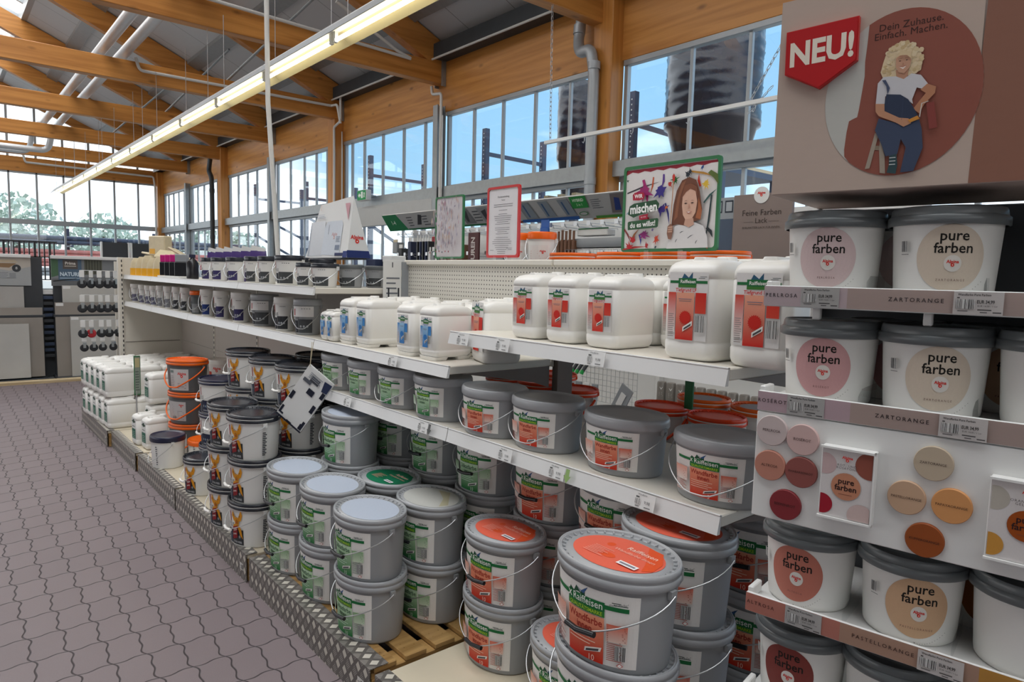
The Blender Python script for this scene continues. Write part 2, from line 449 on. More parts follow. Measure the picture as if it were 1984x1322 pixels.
# ------------------------------------------------------------------ flat printed artwork
_txt = {}
def text_geo(s, bold=0, align='CENTER', spacing=1.0):
    k = (s, bold, align, spacing)
    if k not in _txt:
        cu = bpy.data.curves.new('t', 'FONT'); cu.body = s; cu.size = 1; cu.align_x = align; cu.align_y = 'CENTER'
        cu.resolution_u = 2; cu.offset = bold; cu.space_character = spacing; cu.space_line = .85; cu.fill_mode = 'FRONT'
        o = bpy.data.objects.new('t', cu)
        me = o.to_mesh()
        _txt[k] = ([(v.co.x, v.co.y) for v in me.vertices], [list(p.vertices) for p in me.polygons])
        o.to_mesh_clear(); bpy.data.objects.remove(o); bpy.data.curves.remove(cu)
    return _txt[k]

class Art:
    """coloured polygons in a plane (u to the right, v up, metres), laid over each other in layers"""
    def __init__(s): s.v = []; s.f = []; s.c = []; s.n = 0
    def _add(s, pts, faces, cols):
        n = len(s.v); s.v += [(p[0], p[1], s.n) for p in pts]; s.c += cols
        s.f += [[n + i for i in f] for f in faces]
    def rect(s, x0, y0, x1, y1, col, col2=None, nx=1, ny=1, L=True):
        if L: s.n += 1
        a = rgb(col); b = rgb(col2) if col2 else a
        pts = []; cs = []; F = []
        for j in range(ny + 1):
            for i in range(nx + 1):
                pts.append((x0 + (x1 - x0) * i / nx, y0 + (y1 - y0) * j / ny))
                t = j / ny; cs.append(tuple(a[k] * (1 - t) + b[k] * t for k in range(3)))
        for j in range(ny):
            for i in range(nx):
                q = j * (nx + 1) + i; F.append([q, q + 1, q + nx + 2, q + nx + 1])
        s._add(pts, F, cs); return s
    def poly(s, pts, col, L=True):
        if L: s.n += 1
        T = tessellate_polygon([[Vector((p[0], p[1], 0)) for p in pts]])
        s._add(pts, [list(t) for t in T], [rgb(col)] * len(pts)); return s
    def disc(s, x, y, r, col, ry=None, n=28, L=True, rings=1):
        ry = ry or r
        if L: s.n += 1
        if rings > 1:
            pts = [(x, y)]; F = []
            for j in range(1, rings + 1):
                pts += [(x + r * j / rings * cos(2 * pi * k / n), y + ry * j / rings * sin(2 * pi * k / n)) for k in range(n)]
            for k in range(n): F.append([0, 1 + k, 1 + (k + 1) % n])
            for j in range(rings - 1):
                for k in range(n):
                    p, q = 1 + j * n + k, 1 + j * n + (k + 1) % n; F.append([p, p + n, q + n, q])
            s._add(pts, F, [rgb(col)] * len(pts)); return s
        s._add([(x + r * cos(2 * pi * k / n), y + ry * sin(2 * pi * k / n)) for k in range(n)], [list(range(n))], [rgb(col)] * n); return s
    def text(s, t, x, y, size, col, bold=0, align='CENTER', rot=0, sx=1.0, spacing=1.0, shear=0):
        s.n += 1
        v, f = text_geo(t, bold, align, spacing)
        c, d = cos(radians(rot)), sin(radians(rot)); P = []
        for a, b in v:
            a, b = (a + shear * b) * size * sx, b * size
            P.append((x + a * c - b * d, y + a * d + b * c))
        s._add(P, f, [rgb(col)] * len(P)); return s
    def lines(s, x0, y0, x1, y1, n, col, frac=.45, rag=.25, seed=1):
        """block of tiny print that cannot be read in the photograph: thin bars"""
        r = random.Random(seed); h = (y1 - y0) / n; s.n += 1
        for i in range(n):
            w = (x1 - x0) * (1 - rag * r.random())
            s.rect(x0, y0 + i * h, x0 + w, y0 + i * h + h * frac, col, L=False)
        return s
    def barcode(s, x0, y0, x1, y1, col='#222222', n=16, seed=3):
        r = random.Random(seed); s.rect(x0, y0, x1, y1, '#f2f2f0'); s.n += 1; w = (x1 - x0) / n
        for i in range(n):
            s.rect(x0 + i * w, y0, x0 + (i + .25 + .5 * r.random()) * w, y1, col, L=False)
        return s
    def alpina(s, x, y, w, col='#d42a1e'):
        s.text('Alpina', x, y, w * .34, col, bold=.03)
        s.disc(x, y - w * .24, w * .13, col, n=14); s.disc(x, y - w * .24, w * .045, '#f6efe8', n=10); return s
    def build(s, name, fn, parent=None, m=None, lay=.0003):
        vs = [fn(u, v, .0006 + l * lay) for u, v, l in s.v]
        me = bpy.data.meshes.new(name); me.from_pydata([tuple(v) for v in vs], [], s.f)
        ca = me.color_attributes.new('Col', 'FLOAT_COLOR', 'POINT')
        buf = []
        for c in s.c: buf += [c[0], c[1], c[2], 1.0]
        ca.data.foreach_set('color', buf)
        me.materials.append(m or M['print']); me.update()
        o = bpy.data.objects.new(name, me); COL.objects.link(o)
        if parent: o.parent = parent
        return o

def plane_fn(o, u, v, n=None):
    o, u, v = Vector(o), Vector(u).normalized(), Vector(v).normalized()
    n = Vector(n).normalized() if n else u.cross(v)
    return lambda a, b, h: o + u * a + v * b + n * h

def oval_fn(a, b, z0=0, taper=lambda z: 1.0):
    """label wrapped round an oval body, centred on the -x side; u runs to the right as seen from outside"""
    tab = [(0, 0)]; ph = 0
    N_ = 180
    for side in (1,):
        s_ = 0; px, py = -b, 0
        for i in range(1, N_ + 1):
            ph = pi * i / N_; x, y = -b * cos(ph), -a * sin(ph)
            s_ += math.hypot(x - px, y - py); px, py = x, y; tab.append((s_, ph))
    def phi(u):
        t = abs(u)
        for i in range(1, len(tab)):
            if tab[i][0] >= t:
                (s0, p0), (s1, p1) = tab[i - 1], tab[i]
                return math.copysign(p0 + (p1 - p0) * (t - s0) / (s1 - s0), u)
        return math.copysign(pi, u)
    cache = {}
    def fn(u, v, h):
        k = round(u, 5)
        if k not in cache: cache[k] = phi(u)
        p = cache[k]; z = z0 + v; t = taper(z)
        n = Vector((-cos(p) / b, -sin(p) / a, 0)).normalized()
        return Vector((-b * t * cos(p), -a * t * sin(p), z)) + n * h
    return fn

# ------------------------------------------------------------------ scene objects
def tag(o, label=None, cat=None, group=None, kind=None):
    if label: o['label'] = label
    if cat: o['category'] = cat
    if group: o['group'] = group
    if kind: o['kind'] = kind
    return o
def thing(name, label, cat, loc=(0, 0, 0), rz=0, group=None):
    o = bpy.data.objects.new(name, None); COL.objects.link(o); o.empty_display_size = .05
    o.location = loc; o.rotation_euler = (0, 0, rz)
    return tag(o, label, cat, group)
def structure(o): o['kind'] = 'structure'; return o
def children(o): return [c for c in KIDS.get(o.name, [])] if o.name in KIDS else list(o.children)
KIDS = {}
def dup(o, parent=None):
    c = o.copy(); COL.objects.link(c)
    if parent: c.parent = parent
    for ch in list(o.children): dup(ch, c)
    return c
_used = set()
def place(proto, label, loc, rz=0, group=None, rot=None):
    """the first call moves the original itself, later calls copy it with its parts"""
    if proto.name in _used: o = dup(proto)
    else: o = proto; _used.add(proto.name)
    o.location = loc; o.rotation_euler = rot or (0, 0, rz)
    o['label'] = label
    if group: o['group'] = group
    return o
# ------------------------------------------------------------------ floor and ground
b = MB(); b.box(-9, -5, -.12, 6.2, 11.04, 0); structure(b.build('floor', M['paver']))
b = MB(); b.box(-9, 11.14, -.12, 6.2, 25.3, .005); structure(b.build('floor', M['grayfloor']))
b = MB(); b.bbox(-9, 11.04, -.1, 6.2, 11.14, .045, .008); structure(b.build('trim_1', M['timber']))
b = MB(); b.box(-40, -30, -.3, 60, 90, -.12); structure(b.build('ground', M['ground']))

# ------------------------------------------------------------------ timber roof
SL = .44
def rz_(x): return 5.0 + SL * (6 - abs(x))
TY = [-1.15, 2.15, 5.45, 8.75, 12.05, 15.35, 18.65, 21.95]
for ty in TY:
    b = MB(); b.bbox(-6, ty - .08, 4.43, 5.95, ty + .08, 4.73, .008)
    for sx in (-1, 1):
        xs = 5.96
        b.prism([(sx * xs, rz_(xs) - .43), (sx * xs, rz_(xs) - .02), (0, rz_(0) - .02), (0, rz_(0) - .43)], 1, ty - .0805, ty + .0805)
    o = b.build('roof_truss', M['wood_x'])
    structure(o)
    b = MB()
    for sx in (1,):
        b.box(5.88, ty - .1, 4.4, 5.955, ty - .085, 4.8); b.box(5.88, ty + .085, 4.4, 5.955, ty + .1, 4.8)
        b.tube([(5.92, ty - .105, 4.5), (5.92, ty + .105, 4.5)], .012); b.tube([(5.92, ty - .105, 4.68), (5.92, ty + .105, 4.68)], .012)
    structure(b.build('beam_hanger', M['steel']))
b = MB()
for sx in (-1, 1):
    b.prism([(sx * 1.75, rz_(1.75)), (sx * 1.75, rz_(1.75) + .16), (sx * 6.5, rz_(6.5) + .16), (sx * 6.5, rz_(6.5))], 1, -5, 25.6)
structure(b.build('ceiling', M['roof']))
# raised lining panels of the deck, seen as pale fields with darker strips between them
b = MB()
for x in (2.6, 4.25, 5.3):
    b.prism([(x - .11, rz_(x - .11) - .001), (x + .11, rz_(x + .11) - .001), (x + .11, rz_(x + .11) - .07), (x - .11, rz_(x - .11) - .07)], 1, -5, 25.4)
structure(b.build('roof_purlin', M['steel']))
b = MB()
for sx in (-1, 1):
    b.box(sx * 1.75 - .06, -5, rz_(1.75) - .02, sx * 1.75 + .06, 25.6, rz_(1.75) + .26)
y = -5
while y < 25.6:
    for sx in (-1, 1): b.beam((sx * 1.75, y, rz_(1.75) + .2), (0, y, rz_(0) + .2), .06, .08)
    y += 1.1
b.box(-.05, -5, rz_(0) + .12, .05, 25.6, rz_(0) + .24)
for x in (.6, 1.2): b.box(x - .02, -5, rz_(x) + .17, x + .02, 25.6, rz_(x) + .21)
sk = structure(b.build('window_9', M['alu']))
b = MB()
for sx in (-1, 1): b.add([(sx * 1.75, -5, rz_(1.75) + .2), (0, -5, rz_(0) + .2), (0, 25.6, rz_(0) + .2), (sx * 1.75, 25.6, rz_(1.75) + .2)], [(0, 1, 2, 3)])
b.build('glass', M['glass'], sk)
b = MB(); b.box(5.74, -5, 4.76, 6.3, 25.3, 4.80); b.box(5.74, -5, 4.80, 5.77, 25.3, 4.97)
structure(b.build('roof_gutter', M['darksteel']))
b = MB(); b.tube([(5.72, -5, 4.745), (5.72, 25.2, 4.745)], .016); structure(b.build('cable_conduit', M['conduit']))
# bracing rods
for (p, q) in (((3.9, 12.1, 4.75), (4.35, 8.9, 5.6)), ((3.75, 15.4, 4.75), (4.3, 13.2, 5.6)), ((3.4, 18.7, 4.75), (4.2, 16.9, 5.65))):
    b = MB(); b.tube([p, q], .02); structure(b.build('bracing_rod', M['steel']))

# ------------------------------------------------------------------ right wall (window side)
b = MB(); b.bbox(5.96, -5, 4.03, 6.1, 25.3, 4.77, .006); structure(b.build('wall_right', M['wood_y']))
b = MB(); b.box(5.97, -5, -.1, 6.12, 25.3, .85); structure(b.build('wall_right', M['skirt']))
for cy in (5.36, 12.13, 18.65, 25.1):
    b = MB(); b.bbox(5.78, cy - .14, 0, 6.0, cy + .14, 4.74, .01); structure(b.build('pillar', M['wood_z']))
for cy in (8.72, 15.38, 21.95):
    b = MB(); b.box(5.82, cy - .06, 0, 5.84, cy + .06, 4.12); b.box(5.95, cy - .06, 0, 5.97, cy + .06, 4.12); b.box(5.84, cy - .01, 0, 5.95, cy + .01, 4.12)
    structure(b.build('steel_post', M['steel']))
def window_wall(n, y0, y1, ys, z0, z1):
    b = MB()
    b.bbox(5.96, y0, z1 - .06, 6.04, y1, z1, .004); b.bbox(5.97, y0, z0, 6.04, y1, z0 + .05, .004)
    b.bbox(5.98, y0, z0, 6.04, y0 + .05, z1, .004); b.bbox(5.98, y1 - .05, z0, 6.04, y1, z1, .004)
    for y in ys: b.bbox(5.985, y - .019, z0, 6.03, y + .019, z1, .004)
    f = structure(b.build('window_%d' % n, M['alu']))
    b = MB(); b.box(6.0, y0 + .03, z0 + .02, 6.008, y1 - .03, z1 - .02); b.build('glass', M['glass'], f)
BAY = [(-4.9, 5.2, [-4.2 + .655 * i for i in range(14)]), (5.52, 8.64, [6.06, 6.69, 7.34, 7.99]), (8.8, 11.98, [9.26, 9.9, 10.58, 11.24, 11.7]),
       (12.28, 15.3, [12.75, 13.25, 13.83, 14.55]), (15.46, 18.5, [15.85, 16.55, 17.18, 17.85]), (18.8, 21.88, [19.5, 20.1, 20.7, 21.3]), (22.03, 24.95, [22.7, 23.3, 23.9, 24.5])]
k = 10
for y0, y1, ys in BAY:
    window_wall(k, y0, y1, ys, 2.9, 4.03); k += 1
    window_wall(k, y0, y1, ys[::1], .85, 2.76); k += 1
for y0, y1 in [(bb_[0], bb_[1]) for bb_ in BAY]:
    b = MB(); b.bbox(5.88, y0 - .1, 2.77, 6.04, y1 + .1, 2.9, .004)
    b.box(5.866, y0 - .1, 2.75, 5.878, y1 + .1, 2.92)
    structure(b.build('window_transom', M['steel']))
b = MB(); b.box(5.83, 8.8, 2.42, 5.96, 11.98, 2.76); structure(b.build('door_lintel', M['skirt']))

# ------------------------------------------------------------------ far gable wall
b = MB(); b.bbox(-6, 25.2, 4.35, 6.05, 25.38, 4.78, .006); structure(b.build('wall_far', M['wood_x']))
b = MB(); b.box(-9, 25.25, -.1, 6.1, 25.4, .8); structure(b.build('wall_far', M['skirt']))
XM = [5.95 - .685 * i for i in range(18)]
b = MB()
for x in XM: b.bbox(x - .026, 25.22, .8, x + .026, 25.32, 4.35, .004)
for z in (.82, 4.3): b.box(-6, 25.22, z, 6, 25.32, z + .06)
b.bbox(-6, 25.18, 2.81, 6, 25.32, 2.95, .005)
for x in XM: b.box(x - .03, 25.24, 4.78, x + .03, 25.32, rz_(x) - .02)
f = structure(b.build('window_8', M['alu']))
b = MB(); b.box(-5.98, 25.27, .84, 5.98, 25.278, 4.33)
b.prism([(-5.9, 4.8), (5.9, 4.8), (5.9, rz_(5.9)), (0, rz_(0)), (-5.9, rz_(5.9))], 1, 25.27, 25.278)
b.build('glass', M['glass'], f)
b = MB()
for sx in (-1, 1): b.beam((sx * 6, 25.22, rz_(6) - .1), (0, 25.22, rz_(0) - .1), .12, .28)
structure(b.build('trim_2', M['wood_x']))
# ------------------------------------------------------------------ left side of the hall (outside the frame): unseen walls with openings shaped to steer the daylight
b = MB(); b.box(-9.1, 4, -.1, -9, 25.3, 1.3); b.box(-9.1, -5, -.1, -9, 4, 4.2); structure(b.build('wall_left', M['skirt']))  # unseen wall, near stretch kept solid to darken the foreground
b = MB(); b.box(-9.1, -5.1, -.1, 6.1, -5, 3.1); b.box(-9.1, -5.1, 4.3, 6.1, -5, 7.6); structure(b.build('wall_back', M['skirt']))  # unseen wall added to cut the light from the open rear
b = MB(); b.box(-9, -5, 3.95, -6.4, 25.3, 4.1); b.box(-6.5, -5, 3.95, -6.3, 25.3, 5.2); structure(b.build('ceiling', M['roof']))
b = MB()
for i in range(10): b.box(-9.1, -5 + i * 3.3, 1.3, -9, -4.85 + i * 3.3, 4.2)
b.box(-9.1, -5, 4.1, -9, 25.3, 4.3)
structure(b.build('window_7', M['alu']))

# ------------------------------------------------------------------ pipes, ducts, conduits
def pipe_obj(name, path, r, m, rb=.08, n=12, label=None, collars=()):
    b = MB(); b.tube(bend(path, rb, 5), r, n)
    for (p, q) in collars: b.tube([p, q], r * 1.13, n)
    return structure(b.build(name, m))
pipe_obj('downpipe', [(5.86, 5.75, 4.78), (5.78, 5.74, 4.30), (5.70, 5.62, 4.14), (5.70, 5.46, 4.16), (5.70, 5.40, 3.9), (5.70, 5.40, .0)], .063, M['pipe'], .09,
         collars=[((5.70, 5.40, 3.92), (5.70, 5.40, 4.0)), ((5.70, 5.40, 2.66), (5.70, 5.40, 2.74)), ((5.79, 5.74, 4.40), (5.80, 5.74, 4.5))])
pipe_obj('downpipe', [(5.8, 19.35, 4.72), (5.72, 19.3, 4.2), (5.7, 19.0, 4.0), (5.7, 18.98, 3.7), (5.7, 18.98, 0)], .06, M['darksteel'], .1,
         collars=[((5.7, 18.98, 3.6), (5.7, 18.98, 3.7)), ((5.7, 18.98, 2.4), (5.7, 18.98, 2.5))])
pipe_obj('wall_conduit', [(5.77, 11.72, 4.85), (5.77, 11.72, 4.34), (5.77, 11.98, 4.27), (5.77, 11.98, .9)], .022, M['conduit'], .05, 8)
pipe_obj('wall_conduit', [(5.9, 11.92, 4.2), (5.9, 11.92, 1.0)], .012, M['conduit'], .05, 6)
pipe_obj('wall_conduit', [(5.84, 8.86, 4.42), (5.84, 8.84, 4.30), (5.84, 8.60, 4.27), (5.84, 8.60, .9)], .022, M['conduit'], .04, 8)
pipe_obj('wall_conduit', [(5.84, 8.56, 3.95), (5.84, 8.56, 1.0)], .012, M['conduit'], .04, 6)
pipe_obj('beam_conduit', [(2.5, 11.93, 4.78), (2.55, 11.93, 4.60), (5.7, 11.93, 4.63), (5.72, 11.75, 4.63), (5.77, 11.72, 4.3)], .024, M['conduit'], .06, 8)
pipe_obj('beam_conduit', [(1.6, 8.63, 4.76), (5.35, 8.63, 4.66), (5.1, 8.63, 4.72), (4.2, 8.66, 5.15)], .022, M['conduit'], .05, 8)
pipe_obj('beam_conduit', [(.5, 25.1, 4.9), (2.2, 25.1, 4.86), (2.25, 25.1, 4.62), (5.7, 25.1, 4.58), (5.72, 25.0, 4.2), (5.72, 25.0, 1)], .03, M['conduit'], .06, 8)
for x in (2.09, 2.38):
    pipe_obj('ventilation_duct', [(x, 7.6, 4.86), (x, 19.4, 4.86)], .075, M['duct'])
pipe_obj('ventilation_duct', [(2.36, 19.2, 4.80), (2.36, 20.2, 4.80), (2.3, 20.35, 4.38), (-4, 20.35, 4.38)], .07, M['duct'], .18)
pipe_obj('ventilation_duct', [(2.0, 19.2, 4.80), (2.0, 20.6, 4.78), (1.95, 20.8, 4.36), (-4, 20.8, 4.36)], .06, M['duct'], .18)
# power pole down to the gondola
b = MB(); b.tube([(2.20, 5.83, 6.6), (2.20, 5.83, 4.6), (2.2, 5.8, 3.0), (2.28, 5.8, 1.7), (2.28, 5.8, .1)], .021, 8)
tag(b.build('power_pole', M['conduit']), 'tall thin white power pole rising from the far shelving to the roof', 'pole')

# ------------------------------------------------------------------ strip lights: fourteen trunking lamps in one line
def lamp_proto():
    r = thing('strip_light', '', 'ceiling light', (0, 0, 0))
    b = MB(); b.bbox(-.035, 0.002, .03, .035, 1.50, .085, .006); b.build('housing', M['white'], r)
    b = MB()
    b.prism([(.03, .045), (.15, -.035), (.154, -.032), (.034, .052)], 1, .002, 1.500)
    b.build('reflector', M['reflector'], r)
    b = MB(); b.prism([(-.03, .07), (-.115, -.035), (-.119, -.032), (-.034, .076)], 1, .002, 1.500); b.build('side_wing', M['alu'], r)
    b = MB(); b.tube([(-.0, .055, -.036), (-.0, 1.45, -.036)], .016, 10); b.build('tube', M['tube'], r)
    for y in (.036, 1.466):
        b = MB(); b.box(-.014, y - .018, -.054, .014, y + .018, .03); b.build('lamp_holder', M['white'], r)
    return r
LP = lamp_proto()
def wire(o_, x, y, z0, z1):
    b = MB(); b.tube([(x, y, z0), (x, y, z1)], .004, 5); w = b.build('suspension_wire', M['wire'], o_); return w
for i in range(14):
    y0 = .9 + 1.503 * i
    if i < 13: lab = 'suspended strip light with cream reflector, in the line'
    else: lab = 'suspended strip light at the far end of the line, nearest the far windows'
    if i == 0: lab = 'suspended strip light at the near end of the line'
    words = ['first', 'second', 'third', 'fourth', 'fifth', 'sixth', 'seventh', 'eighth', 'ninth', 'tenth', 'eleventh', 'twelfth', 'thirteenth', 'last']
    if 0 < i < 13: lab = 'suspended white strip light with cream reflector, %s in the line counted from the far end' % words[13 - i]
    o = place(LP, lab, (2.6, y0, 3.53), 0, 'strip lights in one suspended line')
    for ty in TY:
        if y0 <= ty < y0 + 1.503: wire(o, 0, ty - y0, .08, .90)

# ------------------------------------------------------------------ hanging rail with hooks on chains
r = thing('hanging_rail', 'long white metal rail with small hooks hung from the roof on chains', 'rail', (5.03, 5.36, 3.03))
b = MB(); b.bbox(-.018, -4.6, -.018, .018, .08, .018, .003); b.build('bar', M['white'], r)
def chain(p, q, name='chain', par=None):
    p, q = Vector(p), Vector(q); n = int((q - p).length / .045); b = MB()
    for i in range(n):
        c = p + (q - p) * ((i + .5) / n); d = (q - p).normalized() * .03
        s = Vector((.011, 0, 0)) if i % 2 else Vector((0, .011, 0))
        b.tube([c - d, c - d * .6 + s, c + d * .6 + s, c + d, c + d * .6 - s, c - d * .6 - s, c - d], .0032, 4, cap=False)
    return b.build(name, M['wire'], par)
chain((0, .0, 0), (0, .03, 1.42), par=r); chain((0, -2.3, -.08), (0, -2.5, .1), par=r); chain((0, -2.3, 0), (0, -3.2, 1.42), par=r)
for i in range(7):
    y = -.5 - i * .62
    b = MB(); b.tube([(0, y, -.01), (0, y, -.05), (0, y + .015, -.075), (0, y + .03, -.06)], .004, 5); b.build('hook', M['wire'], r)

# exit sign
r = thing('exit_sign', 'green and white emergency exit sign box hung below the window band', 'sign', (5.72, 10.72, 2.93))
b = MB(); b.bbox(-.05, -.16, -.09, .05, .16, .09, .008); b.build('housing', M['white'], r)
a = Art(); a.rect(-.15, -.08, .15, .08, '#1f9a55'); a.rect(-.02, -.05, .05, .06, '#eaf5ee'); a.poly([(-.12, 0), (-.07, .045), (-.07, .018), (-.03, .018), (-.03, -.018), (-.07, -.018), (-.07, -.045)], '#eaf5ee')
a.poly([(.07, -.05), (.085, 0), (.075, .03), (.10, .05), (.12, .02), (.105, -.01), (.12, -.05), (.10, -.03)], '#eaf5ee')
a.build('pictogram', plane_fn((-.051, 0, 0), (0, -1, 0), (0, 0, 1)), r)
b = MB(); b.box(.05, -.02, -.02, .22, .02, .02); b.build('bracket', M['steel'], r)
# ------------------------------------------------------------------ outside: yard racks, wrapped planters, trees
def rack(y, zt, label):
    r = thing('pallet_rack', label, 'rack', (7.9, y, -.12), 0, 'pallet racks outside the windows')
    h = zt + .12
    for dx, dy in ((0, 0), (1.55, .12)):
        b = MB(); b.bbox(dx - .05, dy - .055, 0, dx + .05, dy + .055, h, .006); b.build('upright', M['rackblue'], r)
        b = MB(); z = 2.6
        while z < h - .05: b.box(dx - .053, dy - .009, z, dx - .049, dy + .009, z + .02); z += .075
        b.build('punched_holes', M['white'], r)
    for (z0, z1) in ((h - .45, h - .45), (h - .95, h - 1.6), (h - 1.6, h - 2.4), (h - 2.5, h - 2.5)):
        b = MB(); b.beam((0, 0, z0), (1.55, .12, z1), .04, .07); b.build('brace', M['rackblue'], r)
for y, z, w in ((6.66, 4.33, 'beside the stack of wrapped planters'), (10.15, 4.31, 'seen through the second window bay'), (14.5, 4.33, 'outside the third window bay'), (18.1, 4.05, 'outside the fourth window bay'), (21.9, 4.3, 'outside near the room corner')):
    rack(y, z, 'dark blue pallet rack frame ' + w)
def planter_stack(x, y, z, R, n, label, ztop, mats):
    r = thing('planter_stack', label, 'planters', (x, y, z))
    h = (ztop - z) / n
    rs = lambda rr, zz, k: [(rr * cos(2 * pi * i / 40) * (1 + .012 * sin(5 * i + k)), rr * sin(2 * pi * i / 40) * (1 + .012 * sin(5 * i + k)), zz) for i in range(40)]
    b = MB(); b.loft([rs(R * .70, 0, 0), rs(R * .92, .55, 0), rs(R, .58, 0), rs(R, .66, 0)]); b.build('planter', mats[0], r)
    b = MB(); rings = []
    zz = .66; k = 0
    while zz < ztop - z:
        rings += [rs(R * (.99 + .006 * (k % 2)), zz, k), rs(R * (1.0 + .008 * (k % 2)), zz + .05, k + 1)]; zz += .075; k += 1
    b.loft(rings); b.build('wrapped_planters', mats[1], r)
    return r
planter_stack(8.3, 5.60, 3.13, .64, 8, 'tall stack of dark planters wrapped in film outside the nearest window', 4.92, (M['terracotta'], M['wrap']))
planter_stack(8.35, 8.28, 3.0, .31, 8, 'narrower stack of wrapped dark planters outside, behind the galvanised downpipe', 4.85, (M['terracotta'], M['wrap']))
# decks of the yard racks that carry the planters
for (x0, y0, x1, y1, lab) in ((7.62, 4.95, 9.0, 6.30, 'rack deck in the yard that carries the wide wrapped planters'), (8.02, 7.9, 8.7, 8.66, 'rack deck in the yard that carries the narrow wrapped stack')):
    zt = 3.125 if x0 < 8 else 2.995
    r = thing('rack_deck', lab, 'rack', (0, 0, 0)); b = MB(); b.box(x0, y0, zt - .12, x1, y1, zt - .04); b.build('deck_beam', M['rackblue'], r)
    b = MB()
    for k in range(3): b.box(x0, y0 + (y1 - y0 - .1) * k / 2, zt - .04, x1, y0 + (y1 - y0 - .1) * k / 2 + .1, zt)
    b.build('bearer', M['timber'], r)
    for p in ((x0, y0), (x1 - .08, y0), (x1 - .08, y1 - .08), (x0, y1 - .08)): b = MB(); b.box(p[0], p[1], -.12, p[0] + .08, p[1] + .08, zt - .12); b.build('post', M['rackblue'], r)
# white market canopies and low building across the yard
def canopy(x, y, w, z, lab):
    r = thing('market_canopy', lab, 'canopy', (x, y, -.12))
    b = MB(); b.add([(-w, -w, z), (w, -w, z), (w, w, z), (-w, w, z), (0, 0, z + w * .55)], [(0, 1, 4), (1, 2, 4), (2, 3, 4), (3, 0, 4)]); b.box(-w, -w, z - .2, w, w, z); b.build('roof', M['white'], r)
    for i in (-1, 1):
        for j in (-1, 1):
            b = MB(); b.box(i * w * .95 - .05, j * w * .95 - .05, 0, i * w * .95 + .05, j * w * .95 + .05, z - .2); b.build('post', M['alu'], r)
canopy(14, 20, 1.7, 2.2, 'white peaked canopy in the yard, nearer one')
canopy(15, 28, 1.9, 2.3, 'white peaked canopy in the yard, farther one')
b = MB(); b.box(20, 10, -.12, 24, 45, 2.6); b.box(19.6, 9.6, 2.6, 24.4, 45.4, 2.9)
tag(b.build('low_building', M['skirt']), 'low pale building across the yard behind the racks', 'building')
def tree(x, y, h, rr, lab, seed):
    R_ = random.Random(seed); r = thing('tree', lab, 'tree', (x, y, -.12), 0, 'trees beyond the car park')
    b = MB(); b.tube([(0, 0, 0), (.1, 0, h * .5), (0, .1, h * .8)], [.16, .12, .05], 7); b.build('trunk', M['trunk'], r)
    b = MB()
    for i in range(900):
        t = R_.random() * 2 * pi; u = R_.uniform(-1, 1); q = R_.random() ** .4
        p = Vector((cos(t) * math.sqrt(1 - u * u) * rr * q, sin(t) * math.sqrt(1 - u * u) * rr * q, h * .68 + u * h * .34 * q))
        a = Vector((R_.uniform(-1, 1), R_.uniform(-1, 1), R_.uniform(-1, 1))).normalized() * .17; c = Vector((R_.uniform(-1, 1), R_.uniform(-1, 1), R_.uniform(-1, 1))).normalized() * .17
        b.add([p - a, p + c, p + a, p - c], [(0, 1, 2, 3)])
    b.build('crown', M['leaf'], r)
for i, (x, y, h, rr, lb) in enumerate([(3.2, 42, 5.1, 2.2, 'leafy tree seen through the far windows, leftmost'), (7.4, 44, 4.6, 1.9, 'leafy tree beyond the far windows, between the left and middle panes'),
        (12.0, 44, 3.9, 1.2, 'small leafy tree beyond the far windows, right of the strip light end'), (15.2, 45, 4.1, 1.6, 'leafy tree beyond the far windows near the room corner'), (17.5, 60, 5.0, 2.0, 'leafy tree beyond the side windows near the room corner')]):
    tree(x, y, h, rr, lb, i + 3)
# long stacks of pipes behind the far wall
for k, (z, m, lb) in enumerate([(1.95, 'palered', 'upper of two red pipe bundles on the yard rack beyond the far windows'), (1.62, 'palered', 'lower of two red pipe bundles on the yard rack beyond the far windows'), (2.45, 'rackblue', 'long blue grey pipe bundle on top of the yard rack beyond the far windows'), (1.28, 'pipe', 'long pale pipe bundle at the bottom of the yard rack beyond the far windows')]):
    b = MB()
    for j in range(3):
        for q in range(2): b.tube([(-3, 30 + j * .26, z + q * .15), (10.2, 30 + j * .26, z + q * .15)], .075, 8)
    tag(b.build('pipe_bundle', M[m]), lb, 'pipes', 'pipe bundles beyond the far windows')
r = thing('cantilever_rack', 'grey cantilever rack holding the pipe bundles beyond the far windows', 'rack', (0, 30.9, -.12))
for x in (-2, 1, 4, 7, 10):
    b = MB(); b.box(x - .06, 0, 0, x + .06, .12, 3.1); b.build('post', M['rackblue'], r)
    b = MB()
    for z in (1.28, 1.62, 1.95, 2.45): b.box(x - .04, -1.1, z - .04, x + .04, 0, z + .02)
    b.build('arm', M['rackblue'], r)
